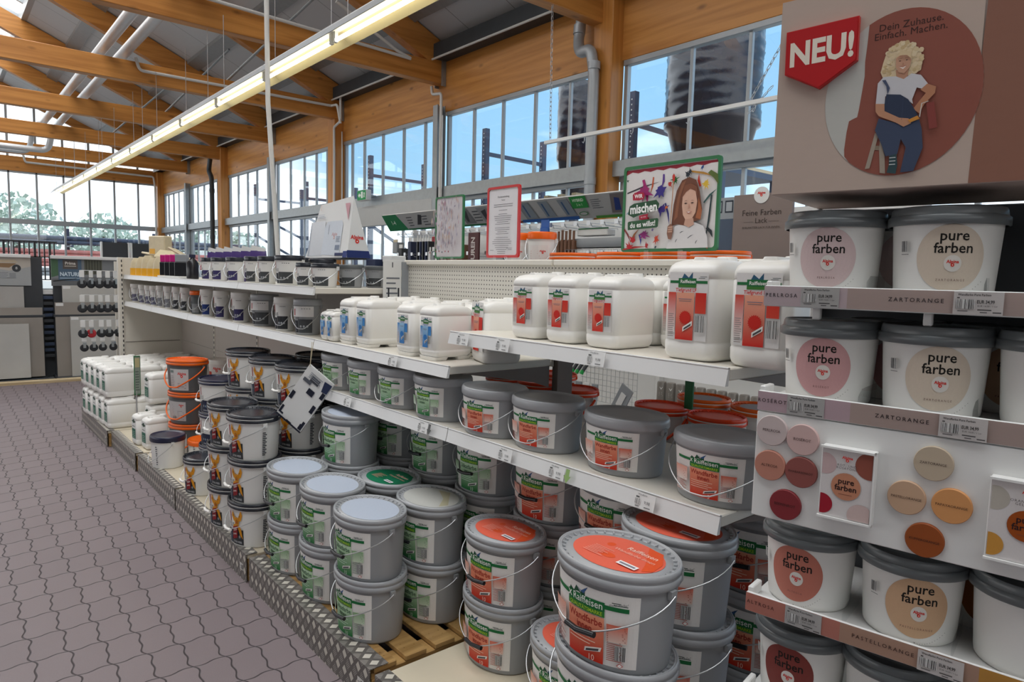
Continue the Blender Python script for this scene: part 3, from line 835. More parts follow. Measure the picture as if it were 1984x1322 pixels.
# ------------------------------------------------------------------ buckets
def ring(a, b, z, n=48, cx=0, cy=0):
    return [(cx + b * cos(2 * pi * k / n), cy + a * sin(2 * pi * k / n), z) for k in range(n)]
def taper_fn(h, bot=.87, top=.955):
    return lambda z: bot + (top - bot) * min(1, max(0, z / (h * .88)))
def bucket(name, cat, a, b, h, body, lid, lab_art=None, lid_art=None, handle='wire', lidstyle='rim', mats=None, n=48, white_grip=False, bot=.87, back=False):
    r = thing(name, '', cat)
    ta = taper_fn(h, bot)
    m = MB(); zb = h * .83
    R = lambda k, z: ring(a * k, b * k, z, n)
    m.loft([R(ta(0) * .965, 0.0), R(ta(0) * .995, .003), R(ta(.01), .010)] + [R(ta(z), z) for z in (h * .25, h * .5, h * .75)] + [R(ta(zb), zb), R(.985, zb + .001), R(.99, zb + .004), R(.99, h - .012)], mi=0)
    m.build('bucket_body', M[body], r)
    m = MB(); zl = h * .845
    if lidstyle == 'rim':
        rings = [R(.985, zl), R(1.0, zl + .002), R(1.0, h - .0215), R(.986, h - .020), R(.986, h - .0165), R(.999, h - .015), R(.999, h - .008), R(.990, h - .002), R(.975, h), R(.966, h - .0005), R(.960, h - .004), R(.953, h - .004), R(.946, h - .001), R(.938, h - .001), R(.928, h - .004), R(.918, h - .011), R(.86, h - .011), R(.85, h - .008), R(.5, h - .008)]
    else:
        rings = [R(.985, zl - .004), R(1.0, zl), R(1.0, h - .012), R(.985, h - .004), R(.96, h), R(.93, h), R(.92, h - .003), R(.6, h - .003)]
    m.loft(rings)
    if lidstyle == 'rim' and n >= 40:
        for k in range(36):
            t = 2 * pi * k / 36; c, s_ = cos(t), sin(t)
            m.beam((b * .93 * c, a * .93 * s_, h - .007), (b * .868 * c, a * .868 * s_, h - .0095), .004, .006)
        for t in (1.15, 1.25, 1.35):
            m.box(-b * sin(.2) - .0, 0, 0, 0, 0, 0) if False else None
    m.build('lid', M[lid], r)
    if lidstyle == 'rim' and n >= 40:   # tear strip beside each handle lug
        m = MB()
        for k in range(7):
            t = radians(292 + k * 2.4)
            m.beam((b * 1.004 * cos(t), a * 1.004 * sin(t), h * .862), (b * 1.004 * cos(t), a * 1.004 * sin(t), h - .014), .0014, .004, up=(cos(t), sin(t), 0))
        m.build('tear_strip', M[lid], r)
    if lab_art: lab_art.build('paper_label', oval_fn(a, b, 0, lambda z: ta(z)), r)
    if lid_art: lid_art.build('lid_label', plane_fn((0, 0, h - .0078 if lidstyle == 'rim' else h - .0028), (0, -1, 0), (1, 0, 0), (0, 0, 1)), r)
    # lugs and handle
    if handle:
        zp = h * .80
        for s_ in (-1, 1):
            m = MB(); m.beam((0, s_ * a * .96, zp), (0, s_ * (a * 1.0 + .006), zp), .02, .022); m.build('handle_lug', M[body], r)
        drop = .40 * h if handle == 'grip' else .62 * h
        if handle == 'back': drop = -.0
        path = []
        g = .047 if handle == 'grip' else .006
        for i in range(25):
            t = -1 + 2 * i / 24; ph = t * pi / 2
            s1 = abs(t)
            y = -(a * 1.0 + .009) * sin(ph); x = -(b + .012) * cos(ph)
            z = zp - drop * min(1, (1 - s1) * 1.16) ** .85
            path.append((x, y, z))
        hd = MB(); hd.tube(path, .0022 if handle != 'plastic' else .006, 6)
        ho = hd.build('handle', M['wire'] if handle != 'plastic' else M[lid], r)
        if handle == 'grip':
            mid = path[12]
            m = MB(); m.tube([(mid[0] - .003, g - .02, mid[2]), (mid[0] - .007, -.012, mid[2] - .002), (mid[0] - .001, -g - .02, mid[2] + .004)], .0075, 10)
            m.build('grip', M['hdpe' if white_grip else 'black'], ho)
    return r

GREEN, GREEN2, LIME = '#1c6f3c', '#0f5d2e', '#5f9a2a'
def raiff_label(W, H, z0, main, deep, pale, title='Wandfarbe\ninnen', vol='10', big=True, bodycol='#e9e6e2'):
    """store-brand label: white sheet, green name bar, coloured centre field, text columns, bar code"""
    a = Art(); k = W / .33; v = H / .187
    X = lambda u: u * k
    Y = lambda t: z0 + t * H
    a.rect(X(-.165), Y(0), X(.165), Y(1), bodycol, nx=28)
    # leafy flourish behind the bar
    a.poly([(X(-.055), Y(.80)), (X(-.045), Y(.90)), (X(-.03), Y(.86)), (X(-.02), Y(.95)), (X(-.004), Y(.88)), (X(.012), Y(.96)), (X(.012), Y(.82))], '#25543a')
    a.poly([(X(-.02), Y(.95)), (X(-.004), Y(.90)), (X(.022), Y(.99)), (X(.008), Y(.88))], '#3b5d8c')
    a.poly([(X(.0), Y(.62)), (X(.018), Y(.54)), (X(.022), Y(.64))], '#3b5d8c')
    a.rect(X(-.125), Y(.775), X(.138), Y(.835), GREEN, nx=22)
    a.rect(X(-.052), Y(.735), X(.074), Y(.86), GREEN, nx=10)
    a.rect(X(-.052), Y(.655), X(.074), Y(.735), '#2d7d35', nx=10)
    a.text('Raiffeisen', X(.019), Y(.80), .027 * v, '#eef3ea', bold=.005, sx=k / v * .98)
    a.text('X', X(-.044), Y(.80), .020 * v, '#eef3ea', bold=.03)
    a.text('QUALITÄTSMARKE', X(.012), Y(.695), .0135 * v, '#a9cf3a', bold=.02, sx=k / v * .98)
    # centre field, pale above, deep below
    a.rect(X(-.05), Y(0.005), X(.074), Y(.645), deep, pale, nx=10, ny=8)
    t1, t2 = title.split('\n')
    tc = '#a83226' if main != 'g' else '#4a6a50'
    a.text(t1, X(.012), Y(.56), .0265 * v, tc, bold=.018, sx=k / v * .95)
    a.text(t2, X(.012), Y(.445), .0255 * v, tc, bold=.018, sx=k / v * .95)
    for j in range(4):
        a.rect(X(-.042), Y(.36 - j * .045), X(.05 - .016 * (j % 2)), Y(.372 - j * .045), '#f0d0b8' if main != 'g' else '#cfe6d2', nx=6)
    a.poly([(X(.014), Y(.10)), (X(.066), Y(.175)), (X(.07), Y(.24)), (X(.017), Y(.165))], '#f2efe9')
    a.poly([(X(.020), Y(.118)), (X(.060), Y(.178)), (X(.062), Y(.212)), (X(.022), Y(.152))], '#4b4b4d')
    if vol: a.text(vol, X(.038), Y(.055), .022 * v, '#f6d7c4' if main != 'g' else '#cfe6d2', bold=.0, sx=k / v)
    # text columns
    pc = {'r': '#da6a50', 'g': '#8fb287'}[main]; tc2 = {'r': '#b5665a', 'g': '#79957a'}[main]
    a.rect(X(.082), Y(.36), X(.137), Y(.60), '#e8cfc2' if main == 'r' else '#cfdfc6', pc, nx=5, ny=4)
    a.lines(X(.084), Y(.10), X(.135), Y(.59), 19, tc2, .4, .3, 5)
    a.barcode(X(.106), Y(.12), X(.135), Y(.32), n=14)
    a.poly([(X(.112), Y(.055)), (X(.121), Y(.09)), (X(.130), Y(.055)), (X(.121), Y(.02))], '#c7473a')
    a.poly([(X(.1145), Y(.055)), (X(.121), Y(.082)), (X(.1275), Y(.055)), (X(.121), Y(.028))], '#f4f0ec')
    a.rect(X(-.13), Y(.30), X(-.058), Y(.62), '#efe2da' if main == 'r' else '#dde8d8', '#e5a18c' if main == 'r' else pc, nx=6, ny=3)
    a.lines(X(-.128), Y(.04), X(-.062), Y(.58), 17, tc2, .35, .3, 9)
    # hand-written slogan
    a.rect(X(.095), Y(.90), X(.118), Y(.912), '#4f5a55'); a.rect(X(.100), Y(.873), X(.135), Y(.885), '#4f5a55')
    a.text('mehr Farbe!', X(.112), Y(.89), .0095 * v, '#4f5a55', rot=8, shear=.3, sx=k / v)
    return a
RED_L = raiff_label(.33, .187, .018, 'r', '#cc2408', '#eb9c7a')
GRN_L = raiff_label(.33, .187, .018, 'g', '#087234', '#bfdcb6', title='Silikatfarbe\ninnen')
RED_5 = raiff_label(.255, .124, .021, 'r', '#cc2408', '#eb9c7a', vol='5')
GRN_5 = raiff_label(.255, .124, .021, 'g', '#087234', '#bfdcb6', title='Silikatfarbe\ninnen', vol='5')

def lid_art(col, col2, tx=True, a_=.178, b_=.138):
    a = Art(); a.disc(0, 0, a_ * .75, col, ry=b_ * .70, n=48)
    a.disc(-.05, .03, .012, col2); a.disc(-.008, -.03, .022, col2, ry=.014); a.poly([(.03, .09), (.08, .085), (.12, .03), (.13, -.02), (.11, -.04), (.09, .0)], col2)
    if tx:
        a.text('Raiffeisen', .045, .045, .026, '#f4c9b8', bold=.01)
        a.text('Wandfarbe innen', .04, .018, .019, '#f2b7a4', shear=.2)
        for j in range(7): a.rect(-.075, -.005 - j * .008, -.01 - .01 * (j % 3), -.003 - j * .008, '#eba694')
    a.rect(.04, -.055, .10, -.035, '#f0eeee'); a.rect(.045, -.049, .095, -.041, '#83808a')
    return a
LID_R = lid_art('#e0654e', '#dd5326')
LID_G = lid_art('#0f7450', '#0c6a48', True)
LID_B = Art().disc(0, 0, .178 * .80, '#b3bccb', ry=.138 * .78, n=48)
LID_W = Art().disc(0, 0, .178 * .80, '#b9b9b4', ry=.138 * .78, n=48).poly([(-.06, .08), (.0, .1), (.13, .0), (.12, -.04), (.05, .03)], '#b0aa8e')

A10, B10, H10 = .176, .138, .2585
b10r = bucket('paint_bucket', 'paint bucket', A10, B10, H10, 'greyplastic', 'greylid', RED_L, LID_R, 'grip')
b10g = bucket('paint_bucket', 'paint bucket', A10, B10, H10, 'greyplastic', 'greylid', GRN_L, LID_B, 'grip')
b10gG = bucket('paint_bucket', 'paint bucket', A10, B10, H10, 'greyplastic', 'greylid', GRN_L, LID_G, 'grip')
b10gW = bucket('paint_bucket', 'paint bucket', A10, B10, H10, 'greyplastic', 'greylid', GRN_L, LID_W, 'grip')
b5r = bucket('paint_bucket', 'paint bucket', .15, .118, .185, 'greyplastic', 'greylid', RED_5, None, 'wire', 'flat')
b5g = bucket('paint_bucket', 'paint bucket', .15, .118, .185, 'greyplastic', 'greylid', GRN_5, None, 'wire', 'flat')
b5n = bucket('paint_bucket', 'paint bucket', .15, .118, .185, 'greyplastic', 'greylid', GRN_5, None, None, 'flat')

def plus_label(W, H, z0, low='#3a3d40', ribbon=True, vert=True):
    """white bucket print: big 1, PLUS, two dark fields with fine print, ribbon bow with a red badge"""
    a = Art(); k = W / .22
    X = lambda u: u * k + .072
    Y = lambda t: z0 + t * H
    a.rect(X(-.105), Y(0), X(-.052), Y(.42), '#1d2439', nx=5)
    a.rect(X(-.048), Y(0), X(.045), Y(.47), low, nx=8)
    a.text('1', X(-.064), Y(.80), H * .42, '#a02c26', bold=.02, sx=k)
    a.text('PLUS', X(-.058), Y(.57), H * .20, '#2b2c33', bold=.0, sx=.86 * k * .2 / H if False else .85)
    a.lines(X(-.10), Y(.04), X(-.058), Y(.36), 7, '#9aa0ac', .28, .3, 4)
    for j in range(3):
        a.disc(X(-.03 + j * .024), Y(.25), H * .045, '#7d93a8' if j == 1 else '#8e9194', n=10)
    a.text('RENOVIEREN' if False else 'ULTRA WEISS', X(-.003), Y(.08), H * .085, '#c9cacc', bold=.02, sx=.8)
    if ribbon:
        o = '#d8901c'; d = '#b87414'
        x0, y0 = X(.003), Y(.70)
        a.poly([(x0, y0), (x0 - .036, y0 + .058), (x0 - .046, y0 + .030), (x0 - .030, y0 + .006), (x0 - .010, y0 - .004)], o)
        a.poly([(x0, y0), (x0 + .008, y0 + .020), (x0 + .030, y0 + .066), (x0 + .040, y0 + .040), (x0 + .030, y0 + .010)], o)
        a.poly([(x0 + .004, y0), (x0 - .034, y0 - .020), (x0 - .036, y0 - .040), (x0 - .004, y0 - .020)], o)
        a.poly([(x0 - .004, y0), (x0 + .030, y0 - .036), (x0 + .040, y0 - .090), (x0 + .022, y0 - .070), (x0 + .006, y0 - .030)], o)
        a.disc(x0, y0 + .004, .017, o, ry=.024, n=14)
        a.poly([(x0 - .012, y0 + .008), (x0, y0 + .016), (x0 + .012, y0 + .006), (x0 + .008, y0 - .010), (x0 - .010, y0 - .010)], d)
        a.disc(x0 - .026, y0 + .034, .003, '#3a2a10', n=6); a.disc(x0 - .008, y0 + .030, .003, '#3a2a10', n=6); a.disc(x0 + .022, y0 + .034, .003, '#3a2a10', n=6)
        a.disc(x0, y0, .0085, d, n=10); a.disc(x0, y0, .004, '#b02a1e', n=8)
        a.poly([(x0 - .034, y0 - .030), (x0 + .008, y0 - .016), (x0 + .002, y0 - .085), (x0 - .040, y0 - .098)], '#8e1f25')
        a.text('10+', x0 - .015, y0 - .042, .022, '#f1e2dc', bold=.03, rot=12)
        a.text('JAHRE', x0 - .018, y0 - .066, .011, '#f1e2dc', bold=.02, rot=12)
    if vert:
        for j in range(13): a.rect(X(.155), Y(.12 + j * .055), X(.170 + .006 * (j % 2)), Y(.155 + j * .055), '#474a50')
    return a
HP = .240
P10 = plus_label(.22, .178, .012)
P10N = plus_label(.22, .178, .012, low='#1c2442', ribbon=False)
p10 = bucket('paint_bucket', 'paint bucket', .168, .135, HP, 'whiteplastic', 'blacklid', P10, None, 'grip', white_grip=True, n=44)
p10n = bucket('paint_bucket', 'paint bucket', .168, .135, HP, 'whiteplastic', 'navy', P10N, None, 'grip', white_grip=True, n=44)
p5 = bucket('paint_bucket', 'paint bucket', .135, .12, HP, 'whiteplastic', 'blacklid', plus_label(.20, .172, .014), None, 'grip', white_grip=True, n=40)
# plain white pails: one with a navy lid, one with an orange lid
PW = Art()
for j in range(9): PW.rect(.07, .03 + j * .016, .082 + .004 * (j % 2), .038 + j * .016, '#5d6068')
pw_navy = bucket('paint_bucket', 'paint bucket', .135, .12, .235, 'whiteplastic', 'navy', PW, None, 'wire', 'flat', n=40)
pw_or = bucket('paint_bucket', 'paint bucket', .135, .12, .20, 'whiteplastic', 'orange', PW, None, 'wire', 'flat', n=40)
# grey oval bucket with an orange lid and strap handle
AL = Art(); AL.rect(-.05, .02, .125, .185, '#c9c7c6', nx=12); AL.alpina(.07, .150, .085); AL.lines(-.04, .035, .0, .14, 8, '#8d8b8d', .3, .3, 6); AL.rect(-.043, .155, -.005, .175, '#7b8a86'); AL.lines(.03, .035, .11, .085, 4, '#8d8b8d', .3, .3, 8)
al_or = bucket('paint_bucket', 'paint bucket', .172, .132, .252, 'darkgrey', 'orange', AL, None, 'plastic', n=44)
AL2 = Art(); AL2.rect(-.11, .03, .10, .18, '#bfbdbc', nx=12); AL2.alpina(.06, .155, .05); AL2.lines(-.1, .04, -.01, .165, 13, '#8d8b8d', .3, .3, 6); AL2.lines(.02, .04, .09, .115, 7, '#8d8b8d', .3, .3, 8); AL2.barcode(-.03, .045, .01, .07)
al_or2 = bucket('paint_bucket', 'paint bucket', .172, .132, .252, 'darkgrey', 'orange', AL2, None, 'plastic', n=44)

# ------------------------------------------------------------------ canisters
def canister(w, d, h, art, name='canister', cap=True, feet=False):
    """square plastic can: narrow front faces -x (w along y), deep sides along x"""
    r = thing(name, '', 'canister')
    n = 5
    def R(ins, z, rr=None, iy=None):
        iy = ins if iy is None else iy
        x0, y0, x1, y1 = -d / 2 + ins, -w / 2 + iy, d / 2 - ins, w / 2 - iy
        return [(p[0], p[1], z) for p in rrect(x0, y0, x1, y1, rr or min(w, d) * .17, n)]
    m = MB(); q = w * .055
    zb = .0 if not feet else h * .05
    rings = [R(.020, zb), R(.010, zb + .003), R(.004, zb + .010), R(.0005, zb + .022), R(0, h * .17), R(.0012, h * .18), R(.0012, h * .195), R(0, h * .205), R(0, h * .78), R(.0012, h * .785), R(.0012, h * .795), R(0, h * .80), R(.001, h * .86),
             R(.008, h * .91, None, .004), R(.022, h * .945, None, .009), R(.042, h * .965, None, .018), R(.060, h * .974, .02, .030), R(d * .33, h * .976, .012, w * .27)]
    m.loft(rings)
    if feet:
        for sx in (-1, 1):
            c = sx * (d / 2 - d * .20)
            m.loft([[(p[0], p[1], 0) for p in rrect(c - d * .17, -w / 2 + .014, c + d * .17, w / 2 - .014, .015, 3)], [(p[0], p[1], zb + .004) for p in rrect(c - d * .2, -w / 2 + .004, c + d * .2, w / 2 - .004, .02, 3)]])
    # moulded carrying handle on top
    m.loft([[(p[0], p[1], z) for p in rrect(-d * .30, -w * s_, d * .28, w * s_, .010, 3)] for z, s_ in ((h * .962, .16), (h * .985, .12), (h * .998, .11), (h, .09))])
    m.build('can_body', M['hdpe'], r)
    if cap:
        m = MB(); cx = d * .36
        ringc = lambda rr, z: [(cx + rr * cos(2 * pi * k / 24), rr * sin(2 * pi * k / 24), z) for k in range(24)]
        rr = w * .17
        m.loft([ringc(rr * 1.05, h * .93), ringc(rr * 1.05, h * .975), ringc(rr, h * .98), ringc(rr, h * 1.01), ringc(rr * .9, h * 1.018)]); m.build('screw_cap', M['hdpe'], r)
    if art: art.build('paper_label', plane_fn((-d / 2, 0, 0), (0, -1, 0), (0, 0, 1)), r)
    return r
def can_label(W, H, z0, deep, mid, pale, title, du=0, tall=False):
    a = Art(); x0, x1 = du - W / 2, du + W / 2
    X = lambda t: x0 + t * W
    Y = lambda t: z0 + t * H
    a.rect(x0, Y(0), x1, Y(1), '#e6e4e2')
    a.poly([(X(.30), Y(.88)), (X(.38), Y(.98)), (X(.50), Y(.92)), (X(.60), Y(1.0)), (X(.60), Y(.86))], '#2a5a78')
    a.rect(X(.02), Y(.835), X(.98), Y(.875), GREEN); a.rect(X(.24), Y(.80), X(.70), Y(.91), GREEN); a.rect(X(.24), Y(.775), X(.70), Y(.815), '#3d7a2c')
    a.text('Raiffeisen', X(.49), Y(.86), W * .105, '#eef3ea', bold=.02)
    a.rect(X(.76), Y(.91), X(.92), Y(.918), '#4f5a55'); a.rect(X(.80), Y(.93), X(.97), Y(.938), '#4f5a55')
    a.rect(X(.0), Y(.10), X(.20), Y(.70), '#e9e2de', mid, ny=3); a.lines(X(.02), Y(.04), X(.18), Y(.40), 12, '#a0938e', .35, .3, 3)
    a.rect(X(.22), Y(.0), X(.68), Y(.70), deep, pale, ny=5)
    a.rect(X(.71), Y(.40), X(.98), Y(.70), mid, deep, ny=3)
    a.text(title, X(.46), Y(.735 if True else .6), W * .105, deep, bold=.02)
    a.rect(X(.28), Y(.60), X(.62), Y(.608), '#6b3a34' if deep < '#9' else '#4a6a8c'); a.rect(X(.30), Y(.57), X(.60), Y(.578), '#5f6470')
    c = (X(.47), Y(.33)); rr = W * .13
    pts = []
    for k in range(40):
        q = rr * (1.22 if k % 2 else 1.0); pts.append((c[0] + q * cos(2 * pi * k / 40), c[1] + q * sin(2 * pi * k / 40)))
    a.poly(pts, deep)
    a.poly([(X(.42), Y(.12)), (X(.66), Y(.22)), (X(.66), Y(.29)), (X(.42), Y(.19))], '#f2efe9'); a.poly([(X(.45), Y(.145)), (X(.63), Y(.22)), (X(.63), Y(.25)), (X(.45), Y(.175))], '#4b4b4d')
    a.barcode(X(.74), Y(.13), X(.96), Y(.37), n=11)
    return a
c10 = canister(.172, .215, .292, can_label(.128, .190, .058, '#cf1f10', '#d8432e', '#eda88c', 'Tiefgrund LF', du=0))
c5 = canister(.140, .200, .240, can_label(.100, .132, .055, '#cf1f10', '#d8432e', '#eda88c', 'Tiefgrund LF', du=0))
c5b = canister(.140, .200, .242, can_label(.085, .13, .055, '#1f74be', '#3a8ccc', '#9cc8e6', 'Putzgrund', du=0), feet=True)
def floor_label(W, H, z0):
    a = Art(); a.rect(-W / 2, z0, W / 2, z0 + H, '#e8e8e6'); a.rect(-W * .42, z0 + H * .80, W * .42, z0 + H * .86, '#3a4a42'); a.rect(-W * .2, z0 + H * .76, W * .2, z0 + H * .93, '#2c4a3a')
    a.rect(-W * .44, z0 + H * .05, W * .44, z0 + H * .50, '#2f6a56'); a.lines(-W * .3, z0 + H * .1, W * .3, z0 + H * .42, 4, '#bcd2c6', .25, .3, 4); a.rect(-W * .3, z0 + H * .6, W * .3, z0 + H * .63, '#565c58')
    return a
cf10 = canister(.19, .235, .272, floor_label(.12, .19, .05))
cf5 = canister(.15, .17, .262, floor_label(.10, .18, .045))
# small slim bottles with blue labels
cb1 = canister(.075, .10, .165, can_label(.055, .11, .03, '#1f74be', '#3a8ccc', '#9cc8e6', 'Grund', du=0), 'small_canister', feet=False)

# ------------------------------------------------------------------ small round pails of the far shelves
def pail_label(r_, h, low, white='#e6e4e2', num=True, side='#24242c'):
    a = Art(); q = r_ * 1.05
    a.rect(-q * 1.0, h * .06, -q * .42, h * .40, side, nx=3)
    a.rect(-q * .38, h * .06, q * .75, h * .44, low, nx=6)
    if num: a.text('1', -q * .72, h * .66, h * .30, '#a02c26', bold=.03)
    a.text('PLUS', -q * .55, h * .50, h * .13, '#2b2c33', sx=.8)
    for j in range(3): a.disc(-q * .15 + j * q * .26, h * .24, h * .035, '#a9acb0', n=8)
    for j in range(4): a.rect(-q * .0 + j * q * .14, h * .72, q * .08 + j * q * .14, h * .74, '#55585e')
    a.lines(-q * .95, h * .10, -q * .48, h * .36, 5, '#8b8f9a', .3, .3, 5)
    return a
def small_pail(r_, h, body, lid, low, num=True, handle='wire'):
    return bucket('paint_pail', 'paint pail', r_, r_, h, body, lid, pail_label(r_, h, low, num=num), None, handle, 'flat', n=28, bot=.80)
# ------------------------------------------------------------------ shelving run along the aisle
XF, XB = 1.56, 2.12
def shelf(par, y0, y1, z, x0=XF, x1=XB, rail_h=.046, cap=False):
    b = MB(); b.bbox(x0 + .004, y0 + .002, z - .032, x1, y1 - .002, z, .003); s_ = b.build('shelf', M['cream'], par)
    b = MB(); lo = -.012
    b.prism([(x0, z + .002), (x0 + .008, z + .002), (x0 + .004 + lo * .2, z - rail_h), (x0 + lo, z - rail_h)], 1, y0 + .003, y1 - .003)
    b.tube([(x0 + .001, y0 + .003, z + .001), (x0 + .001, y1 - .003, z + .001)], .003, 6)
    b.build('price_rail', M['rail'], s_)
    return s_
def upright(par, y, z1, x=2.165, m='cream', z0=0, slots=True, w=.10):
    b = MB(); b.bbox(x - w / 2, y - .018, z0, x + w / 2, y + .018, z1, .003); u = b.build('upright', M[m], par)
    return u
BAYS = [(.96, 2.21, 'nearest'), (2.21, 3.47, 'second'), (3.47, 4.66, 'third'), (4.66, 5.85, 'fourth'), (5.85, 7.03, 'fifth'), (7.03, 8.22, 'sixth')]
for i, (y0, y1, w) in enumerate(BAYS):
    r = thing('shelving_bay', '%s bay of the long cream shelving, ' % w + ('with perforated back panel' if i < 2 else 'carrying white and grey pails'), 'shelving', (0, 0, 0), 0, 'bays of the long cream shelving run')
    if i < 2:
        upright(r, y0 + (.02 if i == 0 else .0), 1.64, m='brown', x=2.195)
        if i == 1: upright(r, y1 - .02, 1.64, m='brown', x=2.195)
        shelf(r, y0, y1, .985, rail_h=.05)
        shelf(r, y0, y1, 1.378 if i == 0 else 1.236)
        b = MB(); b.box(2.125, y0 + .002, 1.40 if i == 0 else 1.20, 2.14, y1 - .001, 1.655); b.build('perforated_panel', M['peg'], r)
        b = MB(); b.bbox(2.11, y0 + .004, 1.655, 2.22, y1 - .004, 1.682, .004); b.build('top_cap', M['cream'], r)
        b = MB(); b.box(2.125, y0 + .01, .0, 2.14, y1 - .01, .62); b.build('back_panel', M['brown'], r)
        # shelf brackets
        for z in ((.985, 1.378) if i == 0 else (.985, 1.236)):
            for y in ((y0 + .006,) if i else (y1 - .006, y0 + .006)):
                b = MB(); b.prism([(1.62, z - .033), (2.115, z - .033), (2.115, z - .13), (2.02, z - .10)], 1, y - .002, y + .002); b.build('bracket', M['brown'], r)
    else:
        upright(r, y0 + .02, 1.50, m='cream', x=2.145, w=.06)
        shelf(r, y0, y1, 1.236); shelf(r, y0, y1, 1.515, rail_h=.04)
        b = MB(); b.box(2.12, y0 + .04, .1, 2.13, y1, .80); b.box(2.12, y0 + .04, .803, 2.13, y1, 1.23); b.box(2.12, y0 + .04, 1.25, 2.13, y1, 1.48); b.build('back_panel', M['panel'], r)
        b = MB(); z = .16
        while z < 1.2: b.box(2.113, y0 + .012, z, 2.1145, y0 + .028, z + .026); z += .05
        b.build('slots', M['black'], r)
        if i == 5:
            b = MB(); b.bbox(XF - .03, 8.225, 0, 2.2, 8.245, 1.70, .004); b.build('end_panel', M['cream'], r)
            b = MB(); b.bbox(XF - .06, 8.2, 0, XF - .012, 8.26, 1.70, .004); b.build('corner_upright', M['cream'], r)
            b = MB(); z = .1
            while z < 1.66: b.box(XF - .030, 8.198, z, XF - .020, 8.2015, z + .026); z += .05
            b.build('slots', M['black'], r)
            b = MB(); b.box(XF, 8.2185, .795, 2.1, 8.2255, .80); b.build('panel_joint', M['brown'], r)
# posts with slots behind the lower stock
for y in (7.4, 6.4, 5.2):
    pass
# shelves on the far side of the run (seen through the gap)
r = thing('rear_shelving', 'rear side shelves of the cream run, holding orange lidded buckets', 'shelving', (0, 0, 0))
for z in (.85, 1.50):
    b = MB(); b.bbox(2.235, .98, z - .03, 2.82, 3.45, z, .003); b.build('shelf', M['cream'], r)
for y in (.99, 3.44):
    b = MB(); b.bbox(2.24, y - .01, .0, 2.3, y + .01, 1.47, .003); b.build('upright', M['brown'], r)

# price tags on the rails
def price_tag(y, z, lab, off=None, arrow=None, w=.075):
    r = thing('price_tag', lab, 'price tag', (XF - .006, y, z), 0, 'white price tags on the shelf rails')
    b = MB(); b.box(-.0075, -w / 2, -.048, -.0065, w / 2, -.002); b.xform(Matrix.Rotation(radians(13), 4, 'Y'))
    b.build('card', M['white'], r)
    a = Art(); a.text('Wandfarbe', -.008, -.008, .0075, '#6a6a6c'); a.rect(-.03, -.018, -.018, -.014, '#555'); a.barcode(-.032, -.036, -.012, -.021, col='#6a6a6a', n=10); a.text('9,98', .012, -.028, .012, '#5a5a5c'); a.rect(-.028, -.044, -.014, -.041, '#777'); a.rect(.004, -.043, .026, -.040, '#777')
    Rm = Matrix.Rotation(radians(13), 3, 'Y')
    a.build('print', lambda u, v, h: Rm @ Vector((-.0078 - h, -u, v)), r)
    if arrow:
        a = Art(); a.poly([(.045, -.004), (.062, -.004), (.062, -.026), (.070, -.026), (.0535, -.05), (.037, -.026), (.045, -.026)], arrow)
        a.build('arrow', lambda u, v, h: Rm @ Vector((-.0095 - h, -u, v)), r)
    return r
price_tag(1.20, .987, 'white price tag on the lower rail nearest the front')
price_tag(1.565, .987, 'white price tag with a light green arrow on the lower rail', arrow='#8fae6a')
price_tag(1.83, .987, 'white price tag on the lower rail just right of the rail joint')
price_tag(2.37, .987, 'white price tag with a dark arrow on the lower rail', arrow='#5b5d5c')
price_tag(3.05, .987, 'white price tag at the far end of the lower rail')
price_tag(1.41, 1.380, 'white price tag in the middle of the upper rail under the canisters')
price_tag(1.86, 1.380, 'white price tag left of centre on the upper rail under the canisters')
price_tag(2.10, 1.380, 'white price tag at the left end of the upper rail')
price_tag(2.62, 1.238, 'white price tag on the rail below the blue labelled canisters')

# ------------------------------------------------------------------ pallets with chequer-plate skirts
def pallet(y0, y1, lab, top='wood', x0=1.17, x1=1.98):
    r = thing('pallet', lab, 'pallet', (0, 0, 0), 0, 'pallets with printed skirts along the aisle')
    bw = .095; k = int((x1 - x0) / .155)
    if top == 'wood':
        for i in range(k + 1):
            x = x0 + .02 + (x1 - x0 - .04 - bw) * i / k
            b = MB(); b.bbox(x, y0 + .005, .122, x + bw, y1 - .005, .144, .003)
            for y in (y0 + .06, y0 + .09, (y0 + y1) / 2): b.tube([(x + .025, y, .143), (x + .025, y, .1455)], .003, 6); b.tube([(x + .07, y, .143), (x + .07, y, .1455)], .003, 6)
            b.build('deck_board', M['pallet'], r)
    else:
        b = MB(); b.bbox(x0 + .004, y0 + .004, .122, x1, y1 - .004, .1445, .004); b.build('cover_board', M['chip'], r)
    for i in range(3):
        y = y0 + .01 + (y1 - y0 - .12) * i / 2
        b = MB(); b.bbox(x0 + .01, y, .098, x1, y + .10, .121, .003); b.build('stringer', M['pallet'], r)
        for j in range(3):
            x = x0 + .012 + (x1 - x0 - .13) * j / 2
            b = MB(); b.bbox(x, y, 0.0, x + .10, y + .10, .098, .003); b.build('block', M['pallet'], r)
    b = MB(); w = .075 if top == 'wood' else .055
    b.prism([(x0 - .004, .0), (x0, .0), (x0, .1462), (x0 + w, .1462), (x0 + w, .1492), (x0 - .004, .1492)], 1, y0, y1)
    b.build('skirt', M['foil'], r)
    a = Art(); a.rect(.0, .0, .05, .035, '#d8d6d2'); a.rect(.026, .004, .046, .028, '#6c6a68'); a.rect(.004, .006, .022, .010, '#8b8987'); a.rect(.004, .016, .022, .020, '#8b8987')
    a.build('skirt_sticker', plane_fn((x0 - .0045, y0 + .09, .05), (0, -1, 0), (0, 0, 1)), r)
    return r
pallet(.78, 2.085, 'frontmost pallet with cream board top and chequer plate skirt', 'chip', x1=2.0)
pallet(2.125, 3.375, 'pallet with bare wooden boards under the green labelled grey buckets')
